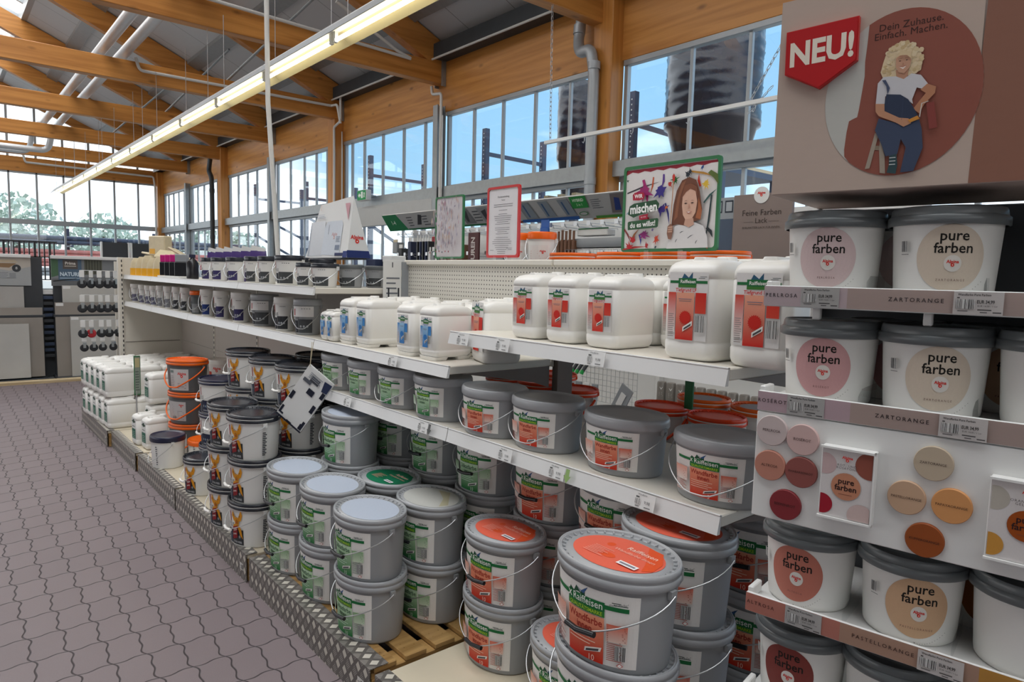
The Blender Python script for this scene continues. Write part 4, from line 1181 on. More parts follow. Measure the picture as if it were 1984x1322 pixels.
pallet(3.42, 4.74, 'pallet with chequer skirt and board top under the white bucket stacks', 'chip')
pallet(4.77, 5.83, 'pallet under the orange lidded grey buckets', 'chip')
pallet(5.87, 6.80, 'pallet under the two small floor canisters', 'chip', x0=1.16)
pallet(6.82, 8.15, 'farthest pallet, under the two layer block of white canisters', 'chip', x0=1.13)
# ------------------------------------------------------------------ stock on the pallets
PH = .249; Z0 = .1455
LV = {1: {1: 'single'}, 2: {1: 'bottom', 2: 'top'}, 3: {1: 'bottom', 2: 'middle', 3: 'top'}, 4: {1: 'bottom', 2: 'second from bottom', 3: 'second from top', 4: 'top'}}
def short(l):
    return l
def stack(protos, x, y, n, where, what, group, pitch=PH, z0=Z0, rz=0, jit=.004):
    for k in range(n):
        pr = protos[k] if isinstance(protos, (list, tuple)) else protos
        pos = LV[n][k + 1]
        lab = '%s, %s' % (what, where) if n == 1 else '%s, %s of the %s' % (what, pos, where)
        place(pr, lab, (x + random.uniform(-jit, jit), y + random.uniform(-jit, jit), z0 + k * pitch), rz + random.uniform(-.03, .03), group)
G1 = 'green labelled grey paint buckets'; R1 = 'red labelled grey paint buckets'; W1 = 'white paint buckets with black lids'
gb = 'green labelled grey bucket'; rb = 'red labelled grey bucket'
stack(b10g, 1.325, 2.412, 2, 'pair at the front corner of the wooden pallet', gb, G1)
stack(b10g, 1.345, 2.805, 2, 'front row pair, middle of the wooden pallet', gb, G1)
stack(b10g, 1.336, 3.165, 2, 'front row pair at the wooden pallet\'s far end', gb, G1)
stack([b10gW, b10gW], 1.605, 2.385, 2, 'second row pair behind the front corner bucket', gb, G1)
stack([b10g, b10gG], 1.605, 2.755, 2, 'second row pair, upper one with green lid', gb, G1)
stack(b10g, 1.60, 3.13, 3, 'second row tall stack beside the hanging card', gb, G1)
stack(b10g, 1.885, 2.35, 3, 'back row stack nearest the red labelled buckets', gb, G1)
stack(b10g, 1.885, 2.74, 3, 'back row stack, middle one', gb, G1)
stack(b10g, 1.885, 3.12, 3, 'back row stack in deep shade, farthest one', gb, G1)
stack(b10r, 1.615, 1.91, 2, 'pair standing alone on the cream board', rb, R1)
stack(b10r, 1.33, 1.109, 3, 'tall stack in the foreground', rb, R1)
stack(b10r, 1.60, 1.50, 2, 'low pair behind the tallest near stack', rb, R1, rz=.05) if False else None
stack(b10r, 1.60, 1.50, 1, 'standing alone on the cream board left of the nearest stack', rb, R1)
stack(b10r, 1.622, 1.135, 3, 'stack under the shelf behind the nearest stack', rb, R1)
stack(b10r, 1.86, 1.55, 3, 'back row stack under the shelf, middle one', rb, R1)
stack([b10g, b10r, b10r], 1.88, 1.93, 3, 'back row stack behind the lone pair', rb if False else 'grey bucket', R1)
# hidden-depth stacks at the right, under the shelf end
stack(b10r, 1.977, 1.09, 3, 'shaded stack between shelf end and colour display', rb, R1)
# white buckets
PP = .232
wb = 'black lidded white bucket'
stack(p10, 1.285, 3.62, 3, 'front stack on the second pallet, nearest one', wb, W1, PP)
stack(p10, 1.285, 3.965, 3, 'front stack on the second pallet, farther one', wb, W1, PP)
stack(p10, 1.58, 3.70, 4, 'second row stack behind the hanging card', wb, W1, PP)
stack(p10, 1.555, 4.06, 4, 'second row stack, middle one', wb, W1, PP)
stack(p10, 1.56, 4.50, 4, 'second row stack, farthest one', wb, W1, PP)
stack(p10, 1.86, 3.72, 4, 'back row white stack, nearest one', wb, W1, PP)
stack(p10, 1.86, 4.09, 4, 'back row white stack, farther one', wb, W1, PP)
stack(p5, 1.305, 4.62, 1, 'standing alone on the low pallet edge', wb, W1)
stack(p10n, 1.30, 4.33, 3, 'front stack with the navy lid', 'white bucket', W1, PP) if False else None
stack(p10n, 1.50, 4.90, 3, 'stack with navy lid behind the front white stacks', 'white bucket', 'white paint buckets with navy lids', PP)
place(pw_navy, 'plain white bucket with navy lid below the orange lidded grey ones', (1.28, 5.39, Z0), 0, 'plain white buckets')
place(pw_or, 'white bucket with bright orange lid and wire handle raised', (1.50, 5.25, Z0), 0, 'plain white buckets')
og = 'dark grey bucket with orange lid'
stack([al_or2, al_or2, al_or], 1.50, 5.67, 3, 'stack near the white canisters', og, 'orange lidded grey buckets', .25, rz=.45)
# canisters on the floor pallets
for k, (x, y) in enumerate([(1.33, 5.99), (1.30, 6.19)]):
    place(cf5, 'small white canister with green label at the pallet edge, %s one' % ('nearer' if k == 0 else 'farther'), (x, y, Z0), .08, 'white floor canisters')
names_y = ['nearest', 'second', 'third', 'fourth', 'fifth']; names_x = ['first', 'second', 'third', 'fourth']
for lv in range(2):
    for j in range(5):
        for i in range(4):
            if lv == 0 and i > 0 and j > 0: continue
            x = 1.265 + i * .237 - j * .012; y = 6.98 + j * .205 + (.06 if lv else 0) + i * .004
            place(cf10, 'white canister, %s layer of the big block, %s row, %s column from the aisle' % ('upper' if lv else 'lower', names_y[j], names_x[i]), (x, y, Z0 + .277 * lv), .03, 'block of white canisters')
for j in range(2):
    place(cf10, 'white canister behind the green edged sign, %s of two' % ('lower' if j == 0 else 'upper'), (1.50, 6.50, Z0 + .277 * j), .05, 'white floor canisters')
k = 0
wd = [('nearest', 'left'), ('nearest', 'right'), ('middle', 'left'), ('middle', 'right'), ('farthest', 'left'), ('farthest', 'right')]
for j in range(3):
    for i in range(2):
        place(cf5, 'white canister behind the orange lidded buckets, %s row, %s' % wd[k], (1.755 + i * .185, 5.56 + j * .17, Z0 + .2645), 0, 'canisters behind the orange lidded buckets'); k += 1
b = MB(); b.bbox(1.655, 5.46, Z0, 2.06, 6.0, Z0 + .262, .006)
tag(b.build('cardboard_plinth', M['cream']), 'pale box under the small canisters behind the orange lidded buckets', 'box')

# ------------------------------------------------------------------ grey buckets on the lower shelf
ZS = .9855
for k, (x, y) in enumerate([(1.705, 1.055), (1.705, 1.415), (1.695, 1.775), (1.675, 2.06)]):
    place(b5r, 'smaller grey bucket with red label on the lower shelf, %s' % ['nearest the pink display', 'second from the pink display', 'third from the pink display', 'next to the green labelled ones'][k], (x, y, ZS), .02, 'red labelled buckets on the shelf')
for k, (x, y) in enumerate([(1.675, 2.42), (1.675, 2.735), (1.675, 3.045), (1.675, 3.345)]):
    place(b5g if k in (1, 3) else b5n, 'small green labelled grey bucket on the lower shelf, %s' % ['beside the red labelled ones', 'second from the red labelled ones', 'third from the red labelled ones', 'far end by hanging card'][k], (x, y, ZS), .0, 'green labelled buckets on the shelf')
# ------------------------------------------------------------------ canisters on the shelves
place(c10, 'large white canister with red label, left of the two large ones', (1.72, 1.135, 1.3785), 0, 'large red labelled canisters')
place(c10, 'large white canister with red label, cut off by the pink display', (1.70, .905, 1.3785), .02, 'large red labelled canisters') if False else None
CZ = 1.3785
place(c10, 'large white canister with red label beside the pink display', (1.725, .925, CZ), 0, 'large red labelled canisters')
place(c10, 'large white canister behind the two large ones', (1.96, 1.14, CZ), 0, 'large red labelled canisters')
place(c10, 'large white canister behind the one beside the pink display', (1.96, .93, CZ), 0, 'large red labelled canisters')
for k, y in enumerate((1.475, 1.665, 1.85)):
    place(c5, 'smaller white canister with red label on the top shelf, %s' % ['nearest the large ones', 'middle of three', 'far one of three'][k], (1.725, y, CZ), 0, 'small red labelled canisters')
for k, y in enumerate((1.33, 1.50, 1.69, 1.86)):
    place(c5, 'plain white canister in the back row of the top shelf, %s from the large ones' % ['first', 'second', 'third', 'fourth'][k], (1.955 if k else 1.93, y, CZ), 0, 'back row of white canisters')
BZ = 1.2365
place(c10, 'large white canister with red label seen above the rail end on the middle shelf', (1.79, 2.11 + .16, BZ), 0, 'canisters on the middle shelf') if False else None
for k, (x, y) in enumerate([(1.70, 2.44), (1.70, 2.63), (1.70, 3.02), (1.70, 3.20)]):
    place(c5b, 'white canister with blue label on the middle shelf, %s' % ['nearest the rail end', 'second from the rail end', 'third from the rail end', 'farthest of the four front ones'][k], (x, y, BZ), 0, 'blue labelled canisters')
for k, (x, y) in enumerate([(1.93, 2.50), (1.93, 2.70), (1.93, 2.98), (1.93, 3.17)]):
    place(c5b, 'white canister in the back row of the middle shelf, %s' % ['nearest one', 'second one', 'third one', 'farthest one'][k], (x, y, BZ), 0, 'blue labelled canisters')
b = thing('canister', 'white canister with wide red label partly hidden by the upper rail end', 'canister', (0, 0, 0)); COL.objects.unlink(b); bpy.data.objects.remove(b)
c10w = canister(.19, .17, .27, can_label(.16, .205, .05, '#cf1f10', '#cf1f10', '#eda88c', 'Tiefgrund LF', du=0))
place(c10w, 'white canister with wide red label partly hidden by the upper rail end', (1.83, 2.25, BZ), -.35, 'canisters on the middle shelf')
for k, y in enumerate((3.36, 3.44)):
    place(cb1, 'small white bottle with blue label, %s' % ['nearer one', 'farther one'][k], (1.635, y - .02, BZ), 0, 'small blue labelled bottles')

# ------------------------------------------------------------------ small pails on the two long shelves
P = {}
def sp(r_, h, body, lid, low, num=True, handle='wire'):
    key = (round(r_, 3), h, body, lid, low, num)
    if key not in P: P[key] = small_pail(r_, h, body, lid, low, num, handle)
    return P[key]
top = [(1.632, 5.56, .052, .172, 'whiteplastic', 'blacklid', '#3b3563', 'white pail with purple panel, half hidden at the left of the top shelf'),
       (1.646, 5.325, .062, .172, 'whiteplastic', 'blacklid', '#3b3563', 'white pail with purple panel, second of three on the top shelf'),
       (1.650, 4.98, .068, .172, 'whiteplastic', 'blacklid', '#3b3563', 'white pail with purple panel, right of three on the top shelf'),
       (1.640, 4.60, .060, .175, 'whiteplastic', 'blacklid', '#46494b', 'white pail with dark panel left on the top shelf'),
       (1.640, 4.355, .060, .175, 'whiteplastic', 'blacklid', '#46494b', 'white pail with dark panel second on the top shelf'),
       (1.671, 4.07, .090, .180, 'whiteplastic', 'blacklid', '#46494b', 'wide white pail with dark lid in the middle of the top shelf'),
       (1.640, 3.76, .058, .135, 'whiteplastic', 'blacklid', '#46494b', 'low white pail with dark lid near the shelf end'),
       (1.680, 3.60, .078, .132, 'whiteplastic', 'blacklid', '#46494b', 'low wide white pail at the end of the top shelf'),
       (1.840, 3.60, .075, .130, 'greyplastic', 'darkgrey', '#46494b', 'low grey pail left of two at the end of the top shelf'),
       (2.010, 3.60, .075, .128, 'greyplastic', 'darkgrey', '#46494b', 'low grey pail right of two at the end of the top shelf'),
       (1.82, 4.30, .085, .175, 'whiteplastic', 'blacklid', '#46494b', 'white pail in the back row under the triangular box'),
       (1.86, 4.02, .085, .165, 'whiteplastic', 'blacklid', '#46494b', 'white pail in the back row supporting the triangular box')]
for x, y, r_, h, bd, ld, low, lab in top:
    place(sp(r_, h, bd, ld, low), lab, (x, y, 1.516), .62, 'pails on the top long shelf')
low = [(1.645, 8.05, .062, .19, 'whiteplastic', 'hdpe', '#6b6a80', 'first white pail at the far end of the lower long shelf'),
       (1.621, 7.66, .045, .19, 'whiteplastic', 'hdpe', '#6b6a80', 'second white pail from the far end of the lower long shelf'),
       (1.624, 7.42, .045, .19, 'whiteplastic', 'hdpe', '#6b6a80', 'third white pail from the far end of the lower long shelf'),
       (1.626, 7.20, .048, .19, 'whiteplastic', 'hdpe', '#6b6a80', 'fourth white pail from the far end of the lower long shelf'),
       (1.618, 6.94, .043, .20, 'whiteplastic', 'hdpe', '#808288', 'fifth white pail, grey panel, lower long shelf'),
       (1.622, 6.68, .046, .20, 'whiteplastic', 'hdpe', '#808288', 'sixth white pail, grey panel, lower long shelf'),
       (1.618, 6.39, .042, .204, 'whiteplastic', 'hdpe', '#36383c', 'white pail with red numeral left of the orange lid'),
       (1.618, 6.14, .042, .204, 'whiteplastic', 'hdpe', '#36383c', 'white pail with red numeral directly beside the orange lid'),
       (1.640, 5.88, .058, .185, 'darkgrey', 'orange', '#8b8d8f', 'grey pail with orange lid on the lower long shelf'),
       (1.633, 5.585, .056, .207, 'whiteplastic', 'hdpe', '#1f3570', 'white pail with royal blue panel on the lower long shelf'),
       (1.638, 5.26, .060, .207, 'whiteplastic', 'hdpe', '#332f5c', 'white pail with violet panel, left one on the lower long shelf'),
       (1.646, 4.87, .067, .207, 'whiteplastic', 'hdpe', '#332f5c', 'white pail with violet panel, right one on the lower long shelf'),
       (1.675, 4.50, .090, .207, 'greyplastic', 'greylid', '#4a4d50', 'wide grey pail with white label on the lower long shelf'),
       (1.641, 4.08, .064, .205, 'whiteplastic', 'hdpe', '#36383c', 'white pail with large red numeral near the shelf end'),
       (1.663, 3.79, .082, .205, 'greyplastic', 'greylid', '#4a4d50', 'grey pail with large numeral at the end of the lower long shelf')]
for x, y, r_, h, bd, ld, lw, lab in low:
    place(sp(r_, h, bd, ld, lw), lab, (x, y, 1.237), .72, 'pails on the lower long shelf')
# white card collars on the two grey pails
for (x, y, r_) in ((1.675, 4.50, .090), (1.663, 3.79, .082)):
    a = Art(); a.rect(-.06, .105, .07, .165, '#dedcda', nx=6); a.text('1', -.045, .13, .05, '#a02c26', bold=.03)
    for j in range(4): a.rect(.0 + j * .014, .15, .009 + j * .014, .153, '#55585e')
    o = a.build('card_collar', oval_fn(r_ + .004, r_ + .004, 0)); o.location = (x, y, 1.237); o.rotation_euler = (0, 0, .72)
    tag(o, 'pale card collar on the %s' % ('wide grey pail, lower long shelf' if r_ > .085 else 'grey pail at the end of the lower long shelf'), 'card')
al_ = Art(); al_.rect(-.10, .02, .12, .19, '#e4dedb', nx=10); al_.alpina(.02, .15, .09); al_.rect(-.09, .03, -.04, .12, '#c9402a', nx=3); al_.poly([(-.03, .02), (.02, .02), (.06, .10), (.03, .10)], '#c9402a'); al_.lines(.05, .03, .11, .1, 5, '#b9948c')
ALR = bucket('paint_bucket', 'paint bucket', .125, .11, .225, 'whiteplastic', 'hdpe', al_, None, 'wire', 'flat', n=36)

for k in range(3):
    place(bucket('paint_bucket', '', 'paint bucket') if False else ALR, 'white bucket with red print behind the white bucket stacks, %s' % ['bottom', 'middle', 'top'][k], (1.95, 6.27, Z0 + .217 * k), .6, 'white buckets with red print')
# ------------------------------------------------------------------ colour display stand at the right
TH = radians(9.1)
disp = thing('display_stand', 'white paint display stand with pink header, colour strips and round colour samples', 'display stand', (1.32, .74, 0), radians(-80.9))
DM = Matrix.Translation((1.32, .74, 0)) @ Matrix.Rotation(radians(-80.9), 4, 'Z')
DW = .92
def dbox(name, m, *bx, par=None, bev=.002):
    b = MB(); b.bbox(*bx, bev); return b.build(name, m, par or disp)
ART = lambda y: plane_fn((0, y, 0), (1, 0, 0), (0, 0, 1), (0, -1, 0))
dbox('side_panel', M['white'], .0, .30, .05, .012, .36, 1.78); dbox('side_panel', M['white'], DW - .012, .02, .05, DW, .36, 1.78)
dbox('back_panel', M['charcoal'], .012, .35, .05, DW - .012, .36, 1.78)
for z in (1.58, 1.36, .92, .70, .42):
    s_ = dbox('shelf', M['white'], .002, .004, z - .014, DW - .002, .35, z)
    dbox('shelf_end', M['white'], .0, .004, z, .012, .055, z + .026, par=s_); dbox('shelf_foot', M['white'], .09, .02, z - .05, .105, .035, z - .014, par=s_) if z in (1.58,) else None
    if z == 1.58: dbox('shelf_foot', M['white'], .285, .02, z - .05, .30, .035, z - .014, par=s_)
    # clear dividers
    for u in (.19, .375, .56):
        b = MB(); b.add([(u, .004, z), (u, .15, z), (u, .15, z + .04), (u, .03, z + .04), (u, .004, z + .028)], [(0, 1, 2, 3, 4)]); b.build('clear_divider', M['acryl'], s_)
def strip(z, segs, texts, tags):
    s_ = dbox('colour_strip', M['white'], .0, -.004, z - .026, DW, .002, z + .017)
    a = Art()
    for u0, u1, c in segs: a.rect(u0, z - .024, u1, z + .0155, c)
    for t, u, c in texts: a.text(t, u, z - .003, .0105, c, spacing=1.4, bold=.008)
    for u in tags:
        a.rect(u - .004, z - .024, u + .068, z + .0155, '#b9b4b2')
        a.text('Wandfarbe Pure Farben', u + .026, z + .010, .0052, '#2c2a2a', bold=.01, sx=.95); a.rect(u + .001, z + .0035, u + .005, z + .0055, '#4a4848')
        a.barcode(u, z - .0145, u + .027, z + .002, n=15); a.text('EUR 34,99', u + .043, z - .002, .0082, '#2c2a2a', bold=.02, sx=.72); a.text('EUR 14,00 / 1 Ltr', u + .046, z - .009, .0040, '#3a3838'); a.rect(u + .003, z - .019, u + .018, z - .0175, '#5a5858'); a.rect(u + .032, z - .0165, u + .052, z - .0145, '#4a4848'); a.rect(u + .036, z - .0205, u + .046, z - .019, '#4a4848'); a.rect(u + .054, z - .0205, u + .066, z - .0185, '#4a4848')
    a.build('strip_print', ART(-.0042), s_)
    b = MB(); b.add([(0, -.007, z - .027), (DW, -.007, z - .027), (DW, -.007, z + .0175), (0, -.007, z + .0175)], [(0, 1, 2, 3)]); b.build('clear_cover', M['acryl'], s_)
P1_, P2_, P3_, P4_ = '#c3aeb2', '#b9a19b', '#b39a92', '#bb7566'
strip(1.58, [(0, .16, P1_), (.16, DW, '#b39c95')], [('PERLROSA', .035, '#3b2f31'), ('ZARTORANGE', .275, '#3b2f31'), ('PAPAYA', .50, '#3b2f31')], (.078, .338))
strip(1.36, [(0, .18, '#bfa3aa'), (.18, DW, '#b19a93')], [('ROSÉROT', .030, '#3b2f31'), ('ZARTORANGE', .268, '#3b2f31'), ('PAPAYAORANGE', .52, '#3b2f31')], (.065, .332))
strip(.92, [(0, .19, P4_), (.19, .42, '#b08a76'), (.42, DW, '#c08a3a')], [('ALTROSA', .032, '#5a2a24'), ('PASTELLORANGE', .266, '#4a2f26')], (.088, .330))
strip(.70, [(0, .19, '#8c4a44'), (.19, DW, '#b97a44')], [('RHABARBERROT', .05, '#3b1f20'), ('KUPFER', .30, '#3b1f20')], (.10,))
strip(.42, [(0, DW, '#8c4a44')], [], ())
# board with colour discs
bd = dbox('sample_board', M['white'], 0, -.004, 1.108, DW, .03, 1.333)
DISC = [(.035, 1.297, '#bfb0ae', 'PERLROSA'), (.097, 1.288, '#c4a6a2', 'ROSÉROT'), (.035, 1.223, '#b47a68', 'ALTROSA'), (.098, 1.221, '#864842', 'RHABARBERROT'), (.071, 1.147, '#7c2128', 'BEERENROT'),
        (.325, 1.285, '#b5a590', 'ZARTORANGE'), (.287, 1.213, '#bd9c80', 'PASTELLORANGE'), (.358, 1.214, '#cb8f58', 'PAPAYAORANGE'), (.321, 1.141, '#8d4410', 'KUPFERORANGE'),
        (.60, 1.28, '#c9a44a', 'GELB'), (.56, 1.21, '#b98d2e', 'CURRY')]
for u, z, c, t in DISC:
    m = mat('paint_' + t.lower().replace('é', 'e'), c, .5, var=.02)
    b = MB(); b.loft([[(u + r_ * cos(2 * pi * k / 40), y, z + r_ * sin(2 * pi * k / 40)) for k in range(40)] for r_, y in ((.0315, -.004), (.0315, -.011), (.0305, -.012))])
    o = b.build('colour_disc', m, bd)
    a = Art(); a.text(t, u, z, .0078 if len(t) < 10 else .0064, '#3a2320'); a.build('disc_print', ART(-.0122), o) if False else a.build('disc_print', ART(-.0122), bd)
def leaflet(u0, u1, z0, z1, title, cols, lab):
    r = thing('leaflet_box', lab, 'leaflet box', (0, 0, 0), 0, 'leaflet boxes on the sample board'); r.matrix_world = DM
    b = MB(); b.bbox(u0, -.024, z0, u1, -.0045, z1, .0015); b.build('box', M['white'], r)
    b = MB(); b.box(u0 - .001, -.030, z1 - .004, u1 + .001, -.024, z1); b.box(u0 - .001, -.030, z0, u1 + .001, -.024, z0 + .004); b.box(u1 - .002, -.030, z0, u1 + .001, -.024, z1); b.build('edge_frame', M['white'], r)
    a = Art(); W = u1 - u0; cx = (u0 + u1) / 2
    a.rect(u0 + .002, z0 + .005, u1 - .003, z1 - .005, '#cfcac9')
    zt, zb = z1 - .006, z0 + .006
    def clipdisc(x, z, r_, c):
        pts = []
        for k in range(40):
            px, pz = x + r_ * cos(2 * pi * k / 40), z + r_ * sin(2 * pi * k / 40)
            pts.append((min(max(px, u0 + .003), u1 - .004), min(max(pz, zb), zt)))
        q = [pts[0]]
        for p in pts[1:]:
            if (p[0] - q[-1][0]) ** 2 + (p[1] - q[-1][1]) ** 2 > 1e-8: q.append(p)
        a.poly(q, c)
    clipdisc(u0 + .008, z1 - .035, .021, cols[0]); clipdisc(u1 - .008, z1 - .028, .026, cols[1]); clipdisc(u0 + .006, z0 + .028, .020, cols[2]); clipdisc(u1 - .020, z0 + .016, .023, cols[3])
    a.disc(cx, (z0 + z1) / 2 - .003, .0265, cols[4]); a.text('pure\nfarben', cx, (z0 + z1) / 2 + .000, .0155, '#2a1616', bold=.02); a.rect(cx - .012, (z0 + z1) / 2 - .019, cx + .012, (z0 + z1) / 2 - .018, '#7a4436')
    a.alpina(cx, z1 - .018, .022); a.text(title, cx, z1 - .036, .0062, '#4a4042', spacing=1.2)
    a.build('cover_print', ART(-.0242), r)
    return r
leaflet(.139, .235, 1.146, 1.289, 'ROT- UND\nROSATÖNE', ('#bfa6a6', '#8a4c3e', '#97182a', '#c4aeaa', '#bb8064'), 'white leaflet box with red and rose circles on the sample board')
leaflet(.412, .520, 1.140, 1.284, 'ORANGE- UND\nGELBTÖNE', ('#b2aca2', '#c9924a', '#c08a3c', '#bfa48e', '#95460e'), 'white leaflet box with copper circle, cut off at the right')
# header box
hd = dbox('header', mat('header_carton', '#b3a298', .55, var=.02), 0, 0, 1.781, DW, .32, 2.16)
a = Art()
a.rect(0.001, 1.782, .342, 2.159, '#b9a79b'); a.poly([(.339, 1.782), (DW - .001, 1.782), (DW - .001, 2.159), (.348, 2.159), (.344, 2.04)], '#8a6050')
CX, CZ_, RX, RZ = .222, 1.951, .127, .147
a.disc(CX, CZ_, RX, '#bcbcb6', ry=RZ, n=60)
pts = [(.164, 2.082), (.163, 2.05), (.161, 2.016), (.162, 1.99), (.158, 1.949), (.156, 1.93), (.154, 1.917), (.146, 1.914), (.140, 1.911), (.137, 1.89), (.135, 1.859), (.136, 1.846)]
ell = []
a0 = math.atan2((1.846 - CZ_) / RZ, (.136 - CX) / RX) + 2 * pi; a1 = math.atan2((2.083 - CZ_) / RZ, (.164 - CX) / RX) + 2 * pi
for k in range(41):
    q = a0 + (a1 - a0) * k / 40; ell.append((CX + RX * cos(q), CZ_ + RZ * sin(q)))
a.poly(pts + ell[::-1][1:-1] if False else [p for p in pts] + ell[1:-1], '#8b5144')
a.text('Dein Zuhause.\nEinfach. Machen.', .232, 2.064, .0175, '#3c2420', shear=0)
PG = dict(
 rung=([(.185,1.861),(.203,1.859),(.204,1.851),(.187,1.853)],'#8d7d6c'),
 ladder1=([(.187,1.884),(.193,1.879),(.182,1.820),(.174,1.819)],'#a19587'),
 ladder2=([(.196,1.873),(.206,1.841),(.209,1.808),(.200,1.810),(.196,1.853)],'#a19587'),
 hair=([(.211,2.038),(.228,2.041),(.243,2.030),(.252,2.018),(.256,2.003),(.254,1.986),(.243,1.980),(.215,1.978),(.194,1.980),(.189,1.992),(.192,2.008),(.197,2.027)],'#d8c3a0'),
 neck=([(.214,1.992),(.235,1.992),(.233,1.974),(.217,1.974)],'#b98a70'),
 shirt=([(.195,1.983),(.215,1.981),(.228,1.974),(.240,1.982),(.255,1.977),(.267,1.960),(.262,1.951),(.250,1.956),(.244,1.936),(.246,1.928),(.225,1.945),(.200,1.948),(.200,1.934),(.185,1.936),(.186,1.973)],'#c9c8cc'),
 face=([(.213,2.012),(.218,2.019),(.226,2.022),(.234,2.017),(.238,2.005),(.236,1.993),(.228,1.984),(.219,1.987),(.214,1.997)],'#c79a80'),
 rarm=([(.266,1.960),(.280,1.953),(.279,1.942),(.264,1.925),(.257,1.910),(.247,1.919),(.256,1.932),(.265,1.944),(.256,1.951)],'#b47e5f'),
 legs=([(.192,1.909),(.229,1.894),(.258,1.899),(.263,1.882),(.267,1.849),(.255,1.809),(.234,1.808),(.240,1.852),(.231,1.868),(.227,1.841),(.208,1.839),(.200,1.861),(.187,1.888)],'#3d4860'),
 bib=([(.202,1.951),(.225,1.947),(.238,1.937),(.247,1.922),(.259,1.900),(.228,1.897),(.200,1.915),(.200,1.934)],'#2f394f'),
 strap=([(.193,1.977),(.199,1.977),(.207,1.961),(.204,1.950),(.201,1.965)],'#46506a'),
 larm=([(.185,1.936),(.200,1.934),(.201,1.921),(.226,1.906),(.241,1.903),(.246,1.894),(.234,1.889),(.221,1.898),(.192,1.913),(.186,1.922)],'#bb8a6c'),
 shoe=([(.214,1.839),(.226,1.842),(.229,1.822),(.227,1.806),(.212,1.809),(.215,1.823)],'#31494e'),
 roller=([(.267,1.926),(.279,1.927),(.287,1.882),(.275,1.880)],'#86403a'),
 handle=([(.255,1.906),(.259,1.900),(.244,1.895),(.240,1.900)],'#c98a3a'))
rr_ = random.Random(4)
for k_, (pp, c) in PG.items():
    a.poly(pp, c)
    if k_ == 'hair':
        a.n += 1
        for k in range(150):      # curls
            q = 2 * pi * rr_.random(); e = .55 + .5 * rr_.random()
            if sin(q) < -.82: continue
            a.disc(.2235 + .031 * e * cos(q), 2.007 + .031 * e * sin(q), .0016 + .003 * rr_.random(), ('#d8c3a0', '#cdb78f', '#dccaa8', '#c3aa80', '#d4bf99')[k % 5], n=7, L=False)
            a.v = a.v[:-7] + [(v[0], v[1], a.n + k * .004) for v in a.v[-7:]]
        a.n += 1
a.poly([(.213, 2.012), (.222, 2.024), (.236, 2.02), (.238, 2.008), (.231, 2.015), (.220, 2.016)], '#d4bd97')
for ex in (.2205, .2315): a.disc(ex, 2.006, .0017, '#4c342b', ry=.0009, n=8); a.rect(ex - .003, 2.0095, ex + .003, 2.0103, '#8c6a50')
a.poly([(.2258, 2.003), (.2285, 1.998), (.2245, 1.998)], '#b3836a'); a.poly([(.220, 1.9955), (.2265, 1.9935), (.233, 1.997), (.2268, 1.9905)], '#e8dcd4'); a.rect(.221, 1.9955, .232, 1.9962, '#94504a')
for p, q in (((.271, 1.928), (.261, 1.926)), ((.261, 1.926), (.259, 1.903))): a.poly([(p[0] - .0008, p[1] + .0008), (q[0] - .0008, q[1]), (q[0] + .0008, q[1] - .0008), (p[0] + .0008, p[1])], '#c9c4bc')
for k in range(3): a.rect(.216, 1.822 + k * .006, .226, 1.8235 + k * .006, '#c4c8c8')
a.rect(.231, 1.9, .2315, 1.94, '#3c475f')
a.build('header_print', ART(-.0008), hd)
# NEU shield
ne = thing('promotion_shield', 'red shield reading NEU! stuck on the upper corner of the pink header', 'sign', (0, 0, 0)); ne.matrix_world = DM
b = MB(); sh = [(.016, 2.096), (.148, 2.100), (.149, 2.020), (.083, 1.978), (.017, 2.014)]
b.prism([(x, z) for x, z in sh], 1, -.012, -.002); b.build('shield', M['redred'], ne)
a = Art(); a.poly([(.018, 2.094), (.146, 2.098), (.147, 2.021), (.083, 1.980), (.019, 2.0155)], '#b3161c'); a.text('NEU!', .084, 2.048, .062, '#e6dccd', bold=.035, sx=.86, rot=1); a.build('print', ART(-.0122), ne)

# the display's own buckets
def pf_art(col, name, seed=0):
    a = Art()
    a.disc(.0, .074, .060, col, ry=.060, n=48, rings=7)
    a.text('pure\nfarben', .004, .102, .0262, '#17130f', bold=.014)
    a.disc(.004, .064, .0150, '#d8d4cd', rings=2); a.alpina(.004, .067, .024)
    a.text(name, .002, .034, .0056, '#6a4a44', spacing=1.5)
    a.text('7', .0, .004, .008, '#4a4440')
    for k in range(12): a.disc(.006 + k * .0045, .005 + .0009 * k * k * .25, .0007, '#5a5450', n=6)
    a.barcode(-.088, .085, -.076, .105, n=8); a.rect(-.088, .080, -.072, .081, '#555')
    # reverse side of the pail carries the bar code panel
    return a
PF = {}
def pf(col, name):
    if name not in PF:
        PF[name] = bucket('paint_bucket', 'paint bucket', .095, .095, .168, 'whiteplastic', 'pflid', pf_art(col, name), None, None, 'flat', n=48, bot=.86)
        m = MB()   # broad overlapping collar of the lid
        m.loft([ring(.097, .097, .134), ring(.1, .1, .136), ring(.1, .1, .150), ring(.096, .096, .153)], False, False); m.build('lid_collar', M['pflid'], PF[name])
    return PF[name]
def putpf(u, z, col, name, lab, dep=.108, rz=0.0):
    p = DM @ Vector((u, dep, z + .0008)); place(pf(col, name), lab, p, TH + rz, 'pure colour paint buckets on the display')
W_ = 'white paint bucket with slate lid and '
putpf(.100, 1.58, '#cfb9b8', 'PERLROSA', W_ + 'pearl pink circle, top shelf left', rz=.1)
putpf(.298, 1.58, '#cfc1b0', 'ZARTORANGE', W_ + 'pale orange circle, top shelf middle', rz=.25)
putpf(.105, 1.36, '#c99a9a', 'ROSÉROT', W_ + 'rose circle, second shelf left', rz=.1)
putpf(.295, 1.36, '#cfbfae', 'ZARTORANGE', W_ + 'pale orange circle, second shelf middle', rz=.25)
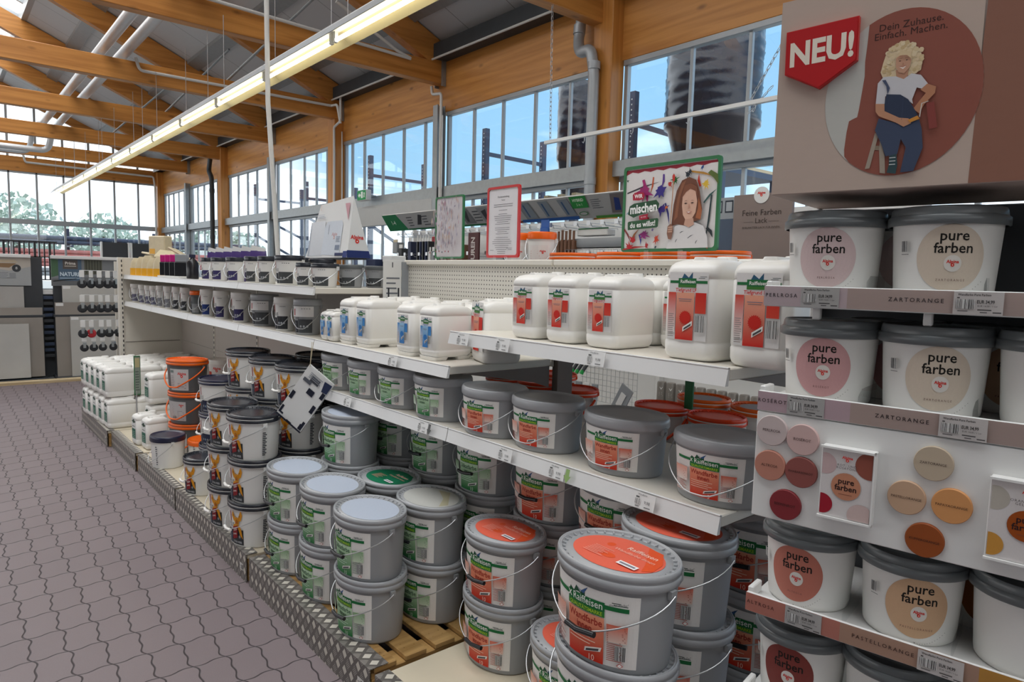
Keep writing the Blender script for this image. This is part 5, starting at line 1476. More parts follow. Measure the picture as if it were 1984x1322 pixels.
putpf(.094, .92, '#b97262', 'ALTROSA', W_ + 'old rose circle, third shelf left', rz=-.05)
putpf(.288, .92, '#cda987', 'PASTELLORANGE', W_ + 'pastel orange circle, third shelf middle', rz=.3)
putpf(.090, .70, '#7e3a34', 'RHABARBERROT', W_ + 'dark rhubarb red circle, lowest shelf left', rz=-.05)
putpf(.272, .70, '#a8642c', 'KUPFERORANGE', W_ + 'copper circle, lowest shelf middle', rz=.3)
putpf(.488, 1.36, '#c98f54', 'PAPAYAORANGE', W_ + 'turned label, second shelf right', rz=1.4)
putpf(.480, .92, '#c98f54', 'PAPAYAORANGE', W_ + 'turned label, third shelf right', rz=1.4)
putpf(.390, 1.36, '#c9a06a', 'PASTELLORANGE', W_ + 'circle in shade, second row of the second shelf', dep=.265, rz=.3)
putpf(.390, .92, '#b98a3a', 'KUPFERORANGE', W_ + 'circle in shade, second row of the third shelf', dep=.265, rz=.3)
putpf(.196, 1.36, '#c99a9a', 'ROSÉROT', W_ + 'circle half hidden, behind the second shelf pair', dep=.265, rz=.3)
putpf(.196, 1.58, '#cfb9b8', 'PERLROSA', W_ + 'circle half hidden, behind the top shelf pair', dep=.265, rz=.3)
# ------------------------------------------------------------------ signs on top of the near bays
def easel_sign(name, lab, x, y0, y1, z0, z1, frame, art, foot=True, rim=.012):
    r = thing(name, lab, 'sign', (x, (y0 + y1) / 2, z0))
    W = (y1 - y0); H = z1 - z0; b = MB()
    o = rrect(-W / 2, 0, W / 2, H, .014, 4); i_ = rrect(-W / 2 + rim, rim, W / 2 - rim, H - rim, .012, 4); n = len(o)
    for xx in (-.006, .006): b.add([(xx, -p[0], p[1]) for p in o] + [(xx, -p[0], p[1]) for p in i_], [(k, (k + 1) % n, n + (k + 1) % n, n + k) for k in range(n)])
    b.add([(-.006, -p[0], p[1]) for p in o] + [(.006, -p[0], p[1]) for p in o], [(k, (k + 1) % n, n + (k + 1) % n, n + k) for k in range(n)])
    b.add([(-.006, -p[0], p[1]) for p in i_] + [(.006, -p[0], p[1]) for p in i_], [(k, (k + 1) % n, n + (k + 1) % n, n + k) for k in range(n)])
    b.build('frame', frame, r)
    b = MB(); b.box(-.0015, -W / 2 + rim * .6, rim * .6, .003, W / 2 - rim * .6, H - rim * .6); b.build('sheet', M['white'], r)
    art.build('poster_print', plane_fn((-.0016, 0, 0), (0, -1, 0), (0, 0, 1)), r)
    for yy in (-.04 * W / .25, .05 * W / .25):
        b = MB(); b.box(-.012, yy - .012, -(z0 - 1.6825), .012, yy + .012, .006); b.build('clip', M['acryl'], r)
    return r
# poster: child with a paint brush in front of splashes
W, H = .448, .338
a = Art(); rr = random.Random(11)
a.rect(-W / 2 + .010, .010, W / 2 - .010, H - .010, '#d9d4d2')
a.poly([(-W / 2 + .011, H - .011), (-W / 2 + .011, H - .03)] + [(-W / 2 + .011 + (W - .022) * k / 14, H - .026 + .006 * (k % 2)) for k in range(1, 14)] + [(W / 2 - .011, H - .02), (W / 2 - .011, H - .011)], '#8f2634')
def splat(x, z, r_, col, n=9):
    pts = []
    for k in range(n * 2):
        q = 2 * pi * k / (n * 2); e = r_ * (.55 + 1.3 * rr.random() ** 2 if k % 2 else .5 + .3 * rr.random()); pts.append((min(max(x + e * cos(q), -W / 2 + .012), W / 2 - .012), min(max(z + e * sin(q), .012), H - .022)))
    a.poly(pts, col)
def streak(p, q, w, col):
    p, q = Vector((*p, 0)), Vector((*q, 0)); d = (q - p).normalized(); n = Vector((-d.y, d.x, 0)) * w
    m = (p + q) / 2 + n * 1.5
    a.poly([(p + n)[:2], (m + n)[:2], q[:2], (m - n * 1.6)[:2], (p - n)[:2]], col)
def S(u, v): return (-W / 2 + u * W, H - v * H)      # u from left, v from top
for (p, q, w, c) in [((.04, .30), (.40, .20), .0025, '#3c3a40'), ((.33, .14), (.30, .34), .003, '#c0522a'), ((.44, .12), (.42, .28), .004, '#5a3a8c'), ((.47, .45), (.52, .70), .003, '#33307a'), ((.22, .16), (.28, .48), .006, '#a3286c'),
                     ((.02, .72), (.10, .88), .003, '#8a3a3a'), ((.10, .88), (.20, .72), .003, '#a5683a'), ((.20, .80), (.22, .92), .003, '#3a4a9a'), ((.70, .12), (.98, .22), .003, '#b9863a'), ((.93, .40), (.88, .95), .003, '#2c3c40'), ((.82, .30), (.80, .16), .004, '#c03a2a'),
                     ((.90, .15), (.99, .30), .008, '#5a6a34'), ((.86, .48), (.98, .34), .003, '#3a5a58'), ((.90, .75), (.96, .86), .005, '#2e3438'), ((.02, .97), (.30, .94), .003, '#a5302c'), ((.86, .92), (.92, .98), .004, '#b9342c'), ((.05, .55), (.12, .50), .002, '#80a0b0')]:
    streak(S(*p), S(*q), w, c)
for (u, v, r_, c) in [(.24, .30, .030, '#9c2a6a'), (.42, .30, .030, '#3b2f80'), (.44, .52, .022, '#40307e'), (.27, .62, .024, '#b02a3c'), (.26, .80, .020, '#94307a'), (.52, .24, .012, '#b5342c'), (.10, .94, .016, '#b5242c'), (.14, .86, .018, '#b5242c'), (.40, .86, .014, '#c2442c'), (.57, .20, .014, '#2f6a38'),
                      (.70, .16, .012, '#28303a'), (.72, .13, .010, '#28303a'), (.84, .10, .008, '#2c4a80'), (.30, .93, .012, '#a52c30'), (.50, .50, .008, '#c9642c'), (.16, .70, .006, '#5a3438'), (.88, .28, .014, '#d8b23c'), (.06, .16, .006, '#3a5a44'), (.40, .95, .006, '#38424a'), (.36, .75, .006, '#8c7ab0')]:
    splat(*S(u, v), r_, c)
# child
a.poly([S(.52, .97), S(.545, .80), S(.60, .72), S(.68, .69), S(.80, .69), S(.88, .73), S(.92, .85), S(.93, .965)], '#d3cfcf')
a.poly([S(.56, .72), S(.575, .48), S(.60, .33), S(.65, .22), S(.72, .19), S(.79, .23), S(.83, .36), S(.86, .55), S(.85, .66), S(.78, .68), S(.70, .72), S(.62, .70)], '#6e4433')
a.poly([S(.585, .66), S(.61, .42), S(.65, .25), S(.69, .22), S(.64, .40), S(.62, .62)], '#8a5840')
a.poly([S(.82, .42), S(.86, .56), S(.85, .66), S(.80, .64), S(.82, .54)], '#a3603e')
a.poly([S(.665, .40), S(.69, .33), S(.74, .31), S(.79, .35), S(.81, .46), S(.80, .58), S(.76, .66), S(.71, .67), S(.675, .60), S(.662, .50)], '#d2a893')
a.poly([S(.70, .65), S(.78, .64), S(.79, .71), S(.74, .74), S(.69, .71)], '#c59a86')
a.poly([S(.655, .42), S(.68, .28), S(.74, .26), S(.80, .30), S(.82, .42), S(.79, .35), S(.74, .32), S(.70, .35)], '#7d4d38')
for u in (.70, .765): a.poly([S(u - .018, .475), S(u, .468), S(u + .018, .475), S(u, .484)], '#3f2a26'); a.poly([S(u - .02, .455), S(u, .444), S(u + .02, .452), S(u, .450)], '#8a6250')
a.poly([S(.735, .48), S(.745, .525), S(.722, .53)], '#bd8e7a'); a.poly([S(.708, .570), S(.735, .566), S(.764, .568), S(.738, .592)], '#a85450'); a.poly([S(.715, .572), S(.735, .569), S(.757, .571), S(.737, .582)], '#efe4dc')
a.poly([S(.565, .20), S(.575, .20), S(.560, .77), S(.552, .77)], '#b98a6a'); a.poly([S(.556, .16), S(.568, .135), S(.584, .16), S(.582, .22), S(.560, .22)], '#c2342c')
a.poly([S(.525, .80), S(.53, .72), S(.56, .69), S(.585, .72), S(.59, .78), S(.57, .87), S(.54, .86)], '#8a6252'); 
for v in (.725, .75, .775): a.poly([S(.535, v), S(.58, v - .005), S(.58, v + .012), S(.537, v + .016)], '#c59a84')
for (p, q) in (((.66, .80), (.70, .78)), ((.74, .86), (.80, .82)), ((.62, .90), (.64, .86)), ((.82, .92), (.84, .88))): streak(S(*p), S(*q), .0012, '#4a4e52')
# wording
x, z = S(.205, .355)
a.poly([(x - .028, z - .014), (x - .030, z + .008), (x - .020, z + .016), (x + .022, z + .015), (x + .029, z + .006), (x + .027, z - .012), (x, z - .016)], '#a8223a'); a.text('WIR', x, z, .021, '#f2e8e6', bold=.03)
x, z = S(.27, .50)
a.poly([(x - .080, z - .020), (x - .072, z + .012), (x - .05, z + .022), (x + .06, z + .030), (x + .075, z + .014), (x + .070, z - .006), (x - .02, z - .024), (x - .05, z - .034)], '#2c5038'); a.text('mischen', x - .002, z + .000, .050, '#f2f0ee', bold=.03, rot=3, sx=.82)
x, z = S(.27, .60); a.poly([(x - .020, z - .010), (x - .022, z + .006), (x + .022, z + .012), (x + .020, z - .008)], '#a8223a'); a.text('so wie', x, z + .001, .010, '#f2e8e6', rot=4)
x, z = S(.265, .685); a.poly([(x - .074, z - .020), (x - .076, z + .010), (x - .070, z + .014), (x + .072, z + .022), (x + .077, z + .018), (x + .076, z - .010), (x + .070, z - .014)], '#33583c'); a.text('du es willst!', x, z, .029, '#f2f0ee', bold=.02, rot=3, sx=.92)
easel_sign('poster_stand', 'green framed poster reading wir mischen, du es willst, with a child holding a brush', 2.175, 1.415, 1.866, 1.714, 2.056, M['green'], a)
# red framed notice
a = Art(); a.rect(-.115, .012, .115, .335, '#d9d6d8')
a.text('Kundenmitteilung', 0, .300, .0125, '#4a484c', bold=.01); a.text('Farben', 0, .284, .010, '#4a484c'); rr = random.Random(2)
zz = .262
for k in range(22):
    if k in (2, 3, 9, 13): zz -= .009; 
    w = .03 + .045 * rr.random(); a.rect(-w, zz, w, zz + .0018, '#4d4b50'); zz -= .0098
a.rect(-.088, .036, -.06, .038, '#6a686c'); a.rect(.04, .045, .082, .047, '#5a585c'); a.rect(.05, .038, .082, .040, '#5a585c')
easel_sign('notice_stand', 'red framed notice sheet with centred lines of small print', 2.175, 2.515, 2.765, 1.695, 2.047, M['redred'], a)
# left poster, seen at an angle, pale strokes on a light sheet
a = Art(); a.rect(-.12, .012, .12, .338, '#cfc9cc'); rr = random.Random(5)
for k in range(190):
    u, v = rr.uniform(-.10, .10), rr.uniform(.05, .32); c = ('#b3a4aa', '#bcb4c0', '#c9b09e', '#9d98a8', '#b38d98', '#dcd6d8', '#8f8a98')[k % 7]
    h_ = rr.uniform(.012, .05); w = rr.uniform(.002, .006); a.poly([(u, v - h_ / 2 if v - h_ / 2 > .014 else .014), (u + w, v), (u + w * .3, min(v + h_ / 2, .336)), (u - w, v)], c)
for k in range(7): a.disc(-.1 + k * .03, .03 + .008 * rr.random(), .005, ('#8f3a44', '#3c4a58', '#a0485a')[k % 3], n=7)
easel_sign('poster_stand', 'green framed pale poster standing left of the red framed notice', 2.175, 2.97, 3.235, 1.692, 2.032, M['green'], a, rim=.009)

# ------------------------------------------------------------------ triangular counter box on the far shelf
r = thing('display_box', 'white triangular advertising box with dark blue foot on top of the far shelf buckets', 'display box', (0, 0, 0))
y0, y1 = 3.83, 4.44; zb, zt = 1.692, 2.07
F0, F1 = Vector((1.93, y0, zb)), Vector((1.93, y1, zb)); T0, T1 = Vector((1.985, y0 + .02, zt)), Vector((1.985, y1 - .13, zt - .03))
B0, B1 = Vector((2.09, y0, zb)), Vector((2.09, y1, zb))
b = MB(); b.add([F0, F1, T1, T0, B0, B1], [(0, 1, 2, 3), (0, 3, 4), (1, 5, 2), (4, 3, 2, 5), (0, 4, 5, 1)]); b.build('carton', M['white'], r)
uu = (F0 - F1).normalized(); vv = (T0 - F0); vv = (vv - uu * vv.dot(uu)).normalized(); nn = -(uu.cross(vv))
if nn.x > 0: nn = -nn
a = Art()
a.rect(.03, .012, .25, .24, '#c8cbd0', '#d6d9dd', ny=3); a.poly([(.03, .012), (.03, .20), (.045, .235), (.06, .012)], '#aab0ba'); a.rect(.23, .012, .60, .24, '#c9ced6', '#dadde2', ny=4) if False else None
a.poly([(.24, .02), (.25, .20), (.28, .235), (.48, .235), (.50, .21), (.50, .03), (.46, .012)], '#ccd2da'); a.alpina(.40, .15, .09, '#c9a8aa'); a.text('1', .31, .18, .09, '#b5bac4'); a.rect(.43, .05, .49, .08, '#7f8a9c'); a.lines(.43, .10, .49, .14, 4, '#9aa4b4'); a.rect(.44, .012, .58, .03, '#27305a')
a.poly([(.50, .34), (.565, .34), (.565, .23)], '#c99aa2'); a.text('1', .16, .33, .06, '#d6b3a8'); a.lines(.12, .26, .25, .29, 3, '#bcc0c8')
a.rect(.555, .0, .61, .04, '#2b3a78')
a.build('front_print', lambda u, v, h: F1 + uu * u + vv * v + nn * h, r)
a = Art(); a.poly([(0, 0), (.16, 0), (.148, .045), (.0, .045)], '#26356e'); a.alpina(.070, .125, .10)
a.build('side_print', lambda u, v, h: Vector((1.93 + u + .055 * 0, y0 - .001 - h + .02 * v / .378, zb + v)) + Vector((.018 * v / .2 * 0, 0, 0)), r)
b = MB(); b.box(1.90, 3.85, 1.684, 2.1, 4.5, 1.6915); b.build('base_card', M['charcoal'], r)

# ------------------------------------------------------------------ packets and tubs at the far end of the top shelf
ZT = 1.516
for k in range(5):
    y = 8.05 - k * .24; lab = ['at the far end', 'second', 'third', 'fourth', 'nearest of the row'][k]
    r = thing('paint_roller_pack', 'pack in clear and yellow film on the top long shelf, ' + lab, 'pack', (1.66, y, ZT), .95, 'yellow film packs on the top shelf')
    b = MB(); b.loft([[(p[0], p[1], z) for p in rrect(-.045, -.068 * s_, .045, .068 * s_, .02, 3)] for z, s_ in ((0, 1), (.075, 1))]); b.build('yellow_foot', M['yellow'], r)
    b = MB(); b.loft([[(p[0], p[1], z) for p in rrect(-.043 * s_, -.066 * s_, .043 * s_, .066 * s_, .02 * s_, 3)] for z, s_ in ((.075, 1), (.12, .94), (.15 + .01 * (k % 3), .78), (.18 + .012 * (k % 3), .5))]); b.build('film', M['beige'], r)
r = thing('carton_pack', 'upright beige pack standing on the yellow film packs', 'pack', (1.78, 7.62, ZT + .205), .5)
b = MB(); b.bbox(-.05, -.11, 0, .05, .11, .20, .01); b.build('wrapper', M['beige'], r); b = MB(); b.box(-.052, .02, .02, -.0495, .09, .07); b.build('yellow_mark', M['yellow'], r)
for k, (x, y, z, rz, rx) in enumerate([(1.80, 7.95, ZT + .21, .2, .1), (1.76, 7.35, ZT + .205, -.4, .25), (1.80, 6.85, ZT + .19, .9, .5)]):
    r = thing('paper_pack', 'loose flat beige pack lying on the packs, %s' % ['far one', 'middle one', 'tilted near one'][k], 'pack', (x, y, z), rz, 'loose packs on top')
    r.rotation_euler = (rx, .1, rz); b = MB(); b.bbox(-.08, -.14, 0, .08, .14, .022, .008); b.build('wrapper', M['beige'], r)
for k in range(4):
    y = 6.80 - k * .165; r = thing('tool_card', '%s dark hanging card pack on the top long shelf, %s of four' % ('magenta topped' if k < 3 else 'grey topped', ['farthest', 'second', 'third', 'nearest'][k]), 'tool pack', (1.64, y, ZT + .018), .95, 'card packs in a white tray')
    b = MB(); b.bbox(-.03, -.055, 0, .03, .055, .12, .004); b.build('pack', M['black'], r); b = MB(); b.bbox(-.028, -.05, .12, .028, .05, .185, .004); b.build('card', M['magenta' if k < 3 else 'greycard'], r)
b = MB(); b.bbox(1.585, 6.20, ZT, 1.70, 6.92, ZT + .016, .003); tag(b.build('tray', M['white']), 'white tray under the magenta topped card packs', 'tray')
r = thing('spray_can', 'black spray bottle with violet cap beside the card packs', 'spray can', (1.64, 6.0, ZT), 0); m = MB()
m.loft([[(rr_ * cos(2 * pi * k / 20), rr_ * sin(2 * pi * k / 20), z) for k in range(20)] for rr_, z in ((.045, 0), (.047, .01), (.047, .13), (.03, .155), (.018, .165), (.018, .175))]); m.build('bottle', M['black'], r)
b = MB(); b.box(-.03, -.015, .175, .02, .015, .20); b.build('trigger', M['navy'], r)
for k in range(6):
    r = thing('violet_pouch', 'violet pouch with white clip behind the front pails, %s' % ['farthest', 'second', 'third', 'fourth', 'fifth', 'nearest'][k], 'pouch', (1.80, 5.95 - k * .20, ZT), .9, 'violet pouches behind the top shelf pails')
    b = MB(); b.loft([[(p[0], p[1], z) for p in rrect(-.03 * t, -.055, .03 * t, .055, .008 * t, 2)] for z, t in ((0, 1), (.18, .8), (.225, .12))]); b.build('pouch', M['violet'], r)
    b = MB(); b.beam((0, -.050, .226), (0, .050, .250), .010, .030); b.build('clip', M['white'], r)

# ------------------------------------------------------------------ clips, strips and the card at the bay joint
r = thing('hanging_card', 'white card with black corner marks hanging askew from the shelf on a string', 'sign', (1.47, 3.36, 1.0))
n_ = Vector((-.80, -.60, 0)); u_ = Vector((.60, -.80, 0)); w_ = Vector((0, 0, 1))
q0, q1, q3 = (.014, .121), (.152, .020), (-.146, -.172)
e1 = (Vector(q1) - Vector(q0)); e2 = (Vector(q3) - Vector(q0)); Wc, Hc = e1.length, e2.length; e1.normalize(); e2 = (e2 - e1 * e2.dot(e1)).normalized()
pt = lambda a_, b_, h: u_ * (q0[0] + e1.x * a_ + e2.x * b_) + w_ * (q0[1] + e1.y * a_ + e2.y * b_) + n_ * h
b = MB(); cs = [(0, 0), (Wc, 0), (Wc, Hc), (0, Hc)]
b.add([pt(a_, c_, 0) for a_, c_ in cs] + [pt(a_, c_, -.012) for a_, c_ in cs], [(0, 1, 2, 3), (4, 5, 6, 7), (0, 1, 5, 4), (1, 2, 6, 5), (2, 3, 7, 6), (3, 0, 4, 7)]); b.build('card', M['white'], r)
a = Art(); X_ = lambda t: t * Wc; Y_ = lambda t: t * Hc
for (x0, z0, x1, z1) in ((0, .97, 1, 1), (.02, .80, .10, .93), (.02, .91, .2, .94), (.84, .86, .97, .96), (.88, .80, .97, .92), (.03, .50, .15, .64), (.84, .48, .96, .62), (.40, .955, .60, .975), (.42, .30, .66, .40), (.86, .22, .98, .33)): a.rect(X_(x0), Y_(z0), X_(x1), Y_(z1), '#1c2030')
a.rect(X_(.10), Y_(.20), X_(.40), Y_(.26), '#565a62'); a.rect(X_(.30), Y_(.10), X_(.62), Y_(.20), '#3e424a'); a.lines(X_(.2), Y_(.07), X_(.7), Y_(.18), 4, '#8b8f96')
a.poly([(X_(.72), Y_(.05)), (X_(.99), Y_(.03)), (X_(.99), Y_(.20)), (X_(.80), Y_(.22))], '#27304e')
a.build('print', lambda u, v, h: pt(u, v, h + .0004), r)
b = MB()
for s_ in (-.004, .004): b.tube([pt(.01, .01, .001), u_ * (.032 + s_) + w_ * .238], .0015, 5)
b.build('string', M['beige'], r)
r = thing('leaflet_strip', 'pale printed strips clipped to the post at the end of the upper shelves', 'leaflets', (1.98, 3.455, 1.24))
b = MB(); b.bbox(-.02, -.012, .0, .10, -.008, .44, .001); b.build('strip', M['white'], r)
b = MB(); b.bbox(.10, -.016, .0, .16, -.012, .43, .001); b.build('strip', M['greycard'], r)
a = Art(); a.text('1', .04, .41, .04, '#33363c', bold=.03); a.lines(0, .10, .09, .36, 9, '#6a6e76', .3, .4); a.rect(.01, .02, .02, .28, '#2c2f36'); a.rect(.075, .02, .085, .28, '#2c2f36'); a.text('PLUS', .045, .06, .03, '#8b8f96'); a.build('print', plane_fn((0, -.0122, 0), (1, 0, 0), (0, 0, 1)), r)
r = thing('dark_box', 'dark blue carton leaning at the end of the top long shelf', 'carton', (2.06, 3.72, ZT)); b = MB(); b.bbox(-.03, -.06, 0, .03, .06, .17, .004); b.build('carton', M['navycard'], r)
r = thing('grey_packs', 'small stack of grey and yellow packs on the shelf end left of the pale poster', 'packs', (2.12, 3.60, 1.502))
for k in range(5):
    b = MB(); b.bbox(-.05, -.06, .0 + k * .042, .05, .05, .038 + k * .042, .004); b.xform(Matrix.Rotation(.15 * (k % 3 - 1), 4, 'Z')); b.build('pack', M[['greycard', 'charcoal', 'beige', 'charcoal', 'white'][k]], r)

# stick sign in front of the canister block
r = thing('stick_sign', 'narrow green edged sign on a thin stick beside the white canisters', 'sign', (1.30, 6.48, Z0))
b = MB(); b.tube([(0, 0, 0), (0, 0, .40)], .006, 8); b.build('stick', M['wire'], r)
b = MB(); b.bbox(-.016, -.004, .36, .035, .004, .70, .004); b.build('frame', M['green'], r)
a = Art(); a.rect(-.010, .37, .030, .69, '#8d988c'); a.rect(-.008, .60, .028, .68, '#c2b98c'); a.lines(-.006, .40, .026, .58, 8, '#5f6a62'); a.build('sheet_print', plane_fn((0, -.0045, 0), (1, 0, 0), (0, 0, 1)), r)
# ------------------------------------------------------------------ orange lidded buckets on the rear side of the run
ow = Art(); ow.alpina(0, .13, .05); ow.lines(-.05, .03, .05, .09, 5, '#c98a86', .3, .3, 4)
obr = bucket('paint_bucket', 'paint bucket', .122, .105, .215, 'whiteplastic', 'redlid', ow, None, 'plastic', n=40)
obo = bucket('paint_bucket', 'paint bucket', .125, .11, .225, 'whiteplastic', 'orange', ow, Art().disc(0, 0, .085, '#a9a3a2', ry=.075), 'plastic', n=40)
ou = Art(); ou.rect(-.05, .02, .06, .15, '#e2dcd8', nx=6); ou.lines(-.045, .03, .02, .13, 8, '#c9958c', .3, .3, 4); ou.alpina(.03, .12, .04)
for k, (x, y) in enumerate([(2.40, 2.86), (2.40, 2.59), (2.40, 2.32), (2.40, 1.80), (2.41, 1.53), (2.69, 1.78), (2.69, 1.50), (2.69, 2.75)]):
    place(obr if k not in (5, 6) else obo, 'orange lidded white bucket on the rear shelf, %s' % ['farthest', 'second farthest', 'left of the shaded post', 'behind the second grey bucket', 'behind the nearest grey bucket', 'right, farther back', 'far right beside the display', 'hidden behind the farthest'][k], (x, y, .8505), 0, 'orange lidded buckets on the rear shelf')
for k, (x, y) in enumerate([(2.45, 2.42), (2.45, 2.10), (2.45, 1.84), (2.45, 1.58)]):
    place(obo, 'white bucket with orange lid just showing over the perforated panel, %s' % ['farthest', 'second', 'third', 'behind the poster'][k], (x, y, 1.5005), 0, 'orange lidded buckets on the rear top shelf')
tall = bucket('paint_bucket', 'paint bucket', .078, .078, .22, 'whiteplastic', 'orange', ou, None, 'wire', 'flat', n=32)
b = MB(); b.bbox(2.34, 2.56, 1.5005, 2.62, 2.96, 1.617, .004); tag(b.build('cardboard_tray', M['cream']), 'cream carton under the two upright orange lidded pails behind the notice', 'carton')
for k, y in enumerate((2.845, 2.66)):
    place(tall, 'translucent white pail with orange lid right of the red framed notice, %s' % ['half hidden', 'fully seen'][k], (2.46, y, 1.618), .5, 'upright orange lidded pails')
b = MB()
r = thing('stick_sign', 'dark framed small sign standing among the orange lids', 'sign', (2.40, 1.66, 1.067)); b = MB(); b.bbox(-.006, -.02, 0, .006, .02, .12, .002); b.build('frame', M['green'], r)

# ------------------------------------------------------------------ tool rack along the windows
XR = 4.0
rk = thing('tool_rack', 'white tool rack along the windows with slanted picture banner and wire hooks', 'rack', (0, 0, 0))
b = MB(); b.box(4.46, 1.5, .1, 4.49, 7.05, 2.12); b.build('back_panel', M['white'], rk)
b = MB(); b.bbox(3.92, 1.5, 0, 4.46, 7.05, .12, .004); b.build('base', M['cream'], rk)
for y in (1.52, 3.35, 5.2, 7.03): b = MB(); b.bbox(4.40, y - .02, .12, 4.46, y + .02, 2.12, .003); b.build('upright', M['white'], rk)
b = MB(); b.bbox(3.90, 1.5, .70, 4.40, 3.1, .72, .002); b.build('can_shelf', M['white'], rk)
bn = MB(); bn.prism([(3.96, 2.26), (3.975, 2.27), (4.09, 2.10), (4.075, 2.09)], 1, 3.0, 7.0); 
for y in (3.05, 5.0, 6.95): bn.beam((4.05, y, 2.2), (4.46, y, 2.1), .012, .02)
bo = bn.build('banner', M['white'], rk)
f0 = Vector((3.9595, 7.0, 2.26)); vd = Vector((.115, 0, -.17)).normalized(); nn = Vector((-.17, 0, -.115)).normalized()
bf = lambda u, v, h: f0 + Vector((0, -u, 0)) + vd * (.205 - v) + nn * h
a = Art(); a.rect(0, 0, 4.0, .205, '#a9acae')
a.poly([(0, .0), (.42, .0), (.30, .205), (0, .205)], '#1f7a4e'); a.text('1-4', .17, .10, .07, '#cfe6d8', bold=.02); a.rect(.42, 0, 2.1, .02, '#1f6a44'); rr = random.Random(8)
for k in range(5): a.lines(.48 + k * .30, .05, .60 + k * .30, .18, 4, '#4a4f54', .35, .3, k); 
a.poly([(.64, .06), (.72, .06), (.80, .17), (.74, .18)], '#2f3338'); a.poly([(1.02, .03), (1.10, .03), (1.22, .17), (1.12, .20), (1.05, .12)], '#c79a3a')
for k in range(4):
    x = 1.42 + k * .30; a.poly([(x + .1, .03), (x + .26, .03), (x + .20, .19), (x + .04, .19)], ('#6e7276', '#8a8f94', '#5d6165', '#7d8287')[k]); a.poly([(x + .13, .05), (x + .16, .05), (x + .18, .17), (x + .10, .15)], '#3b3f44')
a.rect(2.0, 0, 2.4, .02, '#6a3a30'); a.rect(2.35, .0, 3.05, .03, '#2a5aa0')
for k in range(3):
    x = 2.36 + k * .24; a.poly([(x + .08, .04), (x + .2, .04), (x + .15, .19), (x + .03, .19)], '#7d8994'); a.poly([(x + .1, .05), (x + .12, .05), (x + .09, .17), (x + .07, .17)], '#3a5a80')
a.rect(3.02, .10, 3.20, .205, '#2c8a44'); a.text('HYBRID', 3.11, .17, .035, '#d6ecd8', bold=.03); a.text('2 in 1', 3.11, .13, .03, '#d6ecd8'); a.disc(3.12, .05, .05, '#3a7a4a', ry=.018); a.disc(3.12, .05, .040, '#a9acae', ry=.012)
a.lines(3.24, .09, 3.36, .18, 5, '#5f646a', .3, .4); a.poly([(3.42, .04), (3.95, .04), (3.95, .2), (3.46, .2)], '#6f6a6c'); a.poly([(3.46, .06), (3.52, .06), (3.54, .16), (3.49, .17)], '#243a78'); a.poly([(3.60, .14), (3.80, .12), (3.80, .2), (3.62, .2)], '#8c5a50'); a.rect(3.24, 0, 4.0, .024, '#4a8a3a')
a.build('banner_print', bf, bo)
for j, z in enumerate((2.03, 1.80)):
    for k in range(26):
        y = 6.9 - k * .15
        if y < 3.05: break
        b = MB(); b.tube([(4.46, y - .02, z), (4.14, y - .02, z), (4.12, y - .02, z + .03)], .0035, 5); b.tube([(4.46, y + .02, z + .03), (4.13, y + .02, z + .03)], .0025, 5); b.box(4.115, y - .02, z + .01, 4.118, y + .02, z + .045); b.build('wire_hook', M['wire'], rk)
def hung(name, lab, y, w, z0, z1, m, x=4.12, d=.10, grp=None, card=None, cat='packet'):
    r = thing(name, lab, cat, (x, y, z0), 0, grp)
    h = z1 - z0; b = MB(); b.bbox(-.0, -w / 2, 0, d, w / 2, h * .80, .006); b.build('pack', M[m], r)
    b = MB(); b.bbox(.01, -w / 2 + .004, h * .80, .018, w / 2 - .004, h, .002); b.build('hang_card', M[card or 'white'], r)
    return r
G_ = 'goods hanging on the tool rack'
hung('carton', 'grey beige packet at the left end of the tool rack', 6.98, .10, 1.84, 2.00, 'greycard', grp=G_, card='beige')
hung('glove_pack', 'dark grey glove pack at the left end of the tool rack', 6.86, .08, 1.72, 1.94, 'charcoal', grp=G_)
hung('glove_pack', 'navy blue roll pack on the tool rack', 6.66, .07, 1.76, 2.02, 'navycard', grp=G_)
for k in range(5): hung('brush_pack', 'dark striped brush pack on the tool rack, %s from the left' % ['first', 'second', 'third', 'fourth', 'fifth'][k], 6.50 - k * .055, .03, 1.70, 2.03, 'navycard' if k % 2 else 'black', grp=G_)
hung('glove_pack', 'red topped pack above the white gloves on the tool rack', 6.30, .12, 1.90, 2.05, 'redcap', x=4.22, grp=G_)
for k in range(4): hung('glove_pack', 'pale work glove pack beside the pale poster, %s' % ['first', 'second', 'third', 'fourth'][k], 6.26 - k * .07, .05, 1.68, 1.90, 'greycard' if k % 2 else 'white', grp=G_)
for k in range(3): hung('brush_pack', 'green and grey brush pack beside the pale poster, %s' % ['first', 'second', 'third'][k], 6.10 - k * .06, .025, 1.75, 2.06, 'green' if k != 1 else 'greycard', grp=G_)
for k in range(3): hung('sanding_pack', 'brown packet between pale poster and notice, %s' % ['left', 'middle', 'right'][k], 6.0 - k * .15, .13, 1.66, 1.98, 'browncard', grp=G_, card='beige')
r = thing('category_sign', 'dark red vertical sign reading LASUREN between pale poster and red framed notice', 'sign', (4.02, 5.33, 1.60))
b = MB(); b.bbox(0, -.085, 0, .02, .085, .42, .003); b.build('board', mat('dark_red_board', '#4a1a1c', .5), r)
a = Art(); a.text('LASUREN', .0, .20, .085, '#c9c0bc', bold=.03, rot=90); a.build('print', plane_fn((-.0005, .0, 0), (0, -1, 0), (0, 0, 1)), r)
hung('category_sign', 'tall blue card hanging right of the orange lidded pails', 4.36, .11, 1.70, 2.12, 'bluecard', x=4.05, d=.02, card='bluecard', cat='sign')
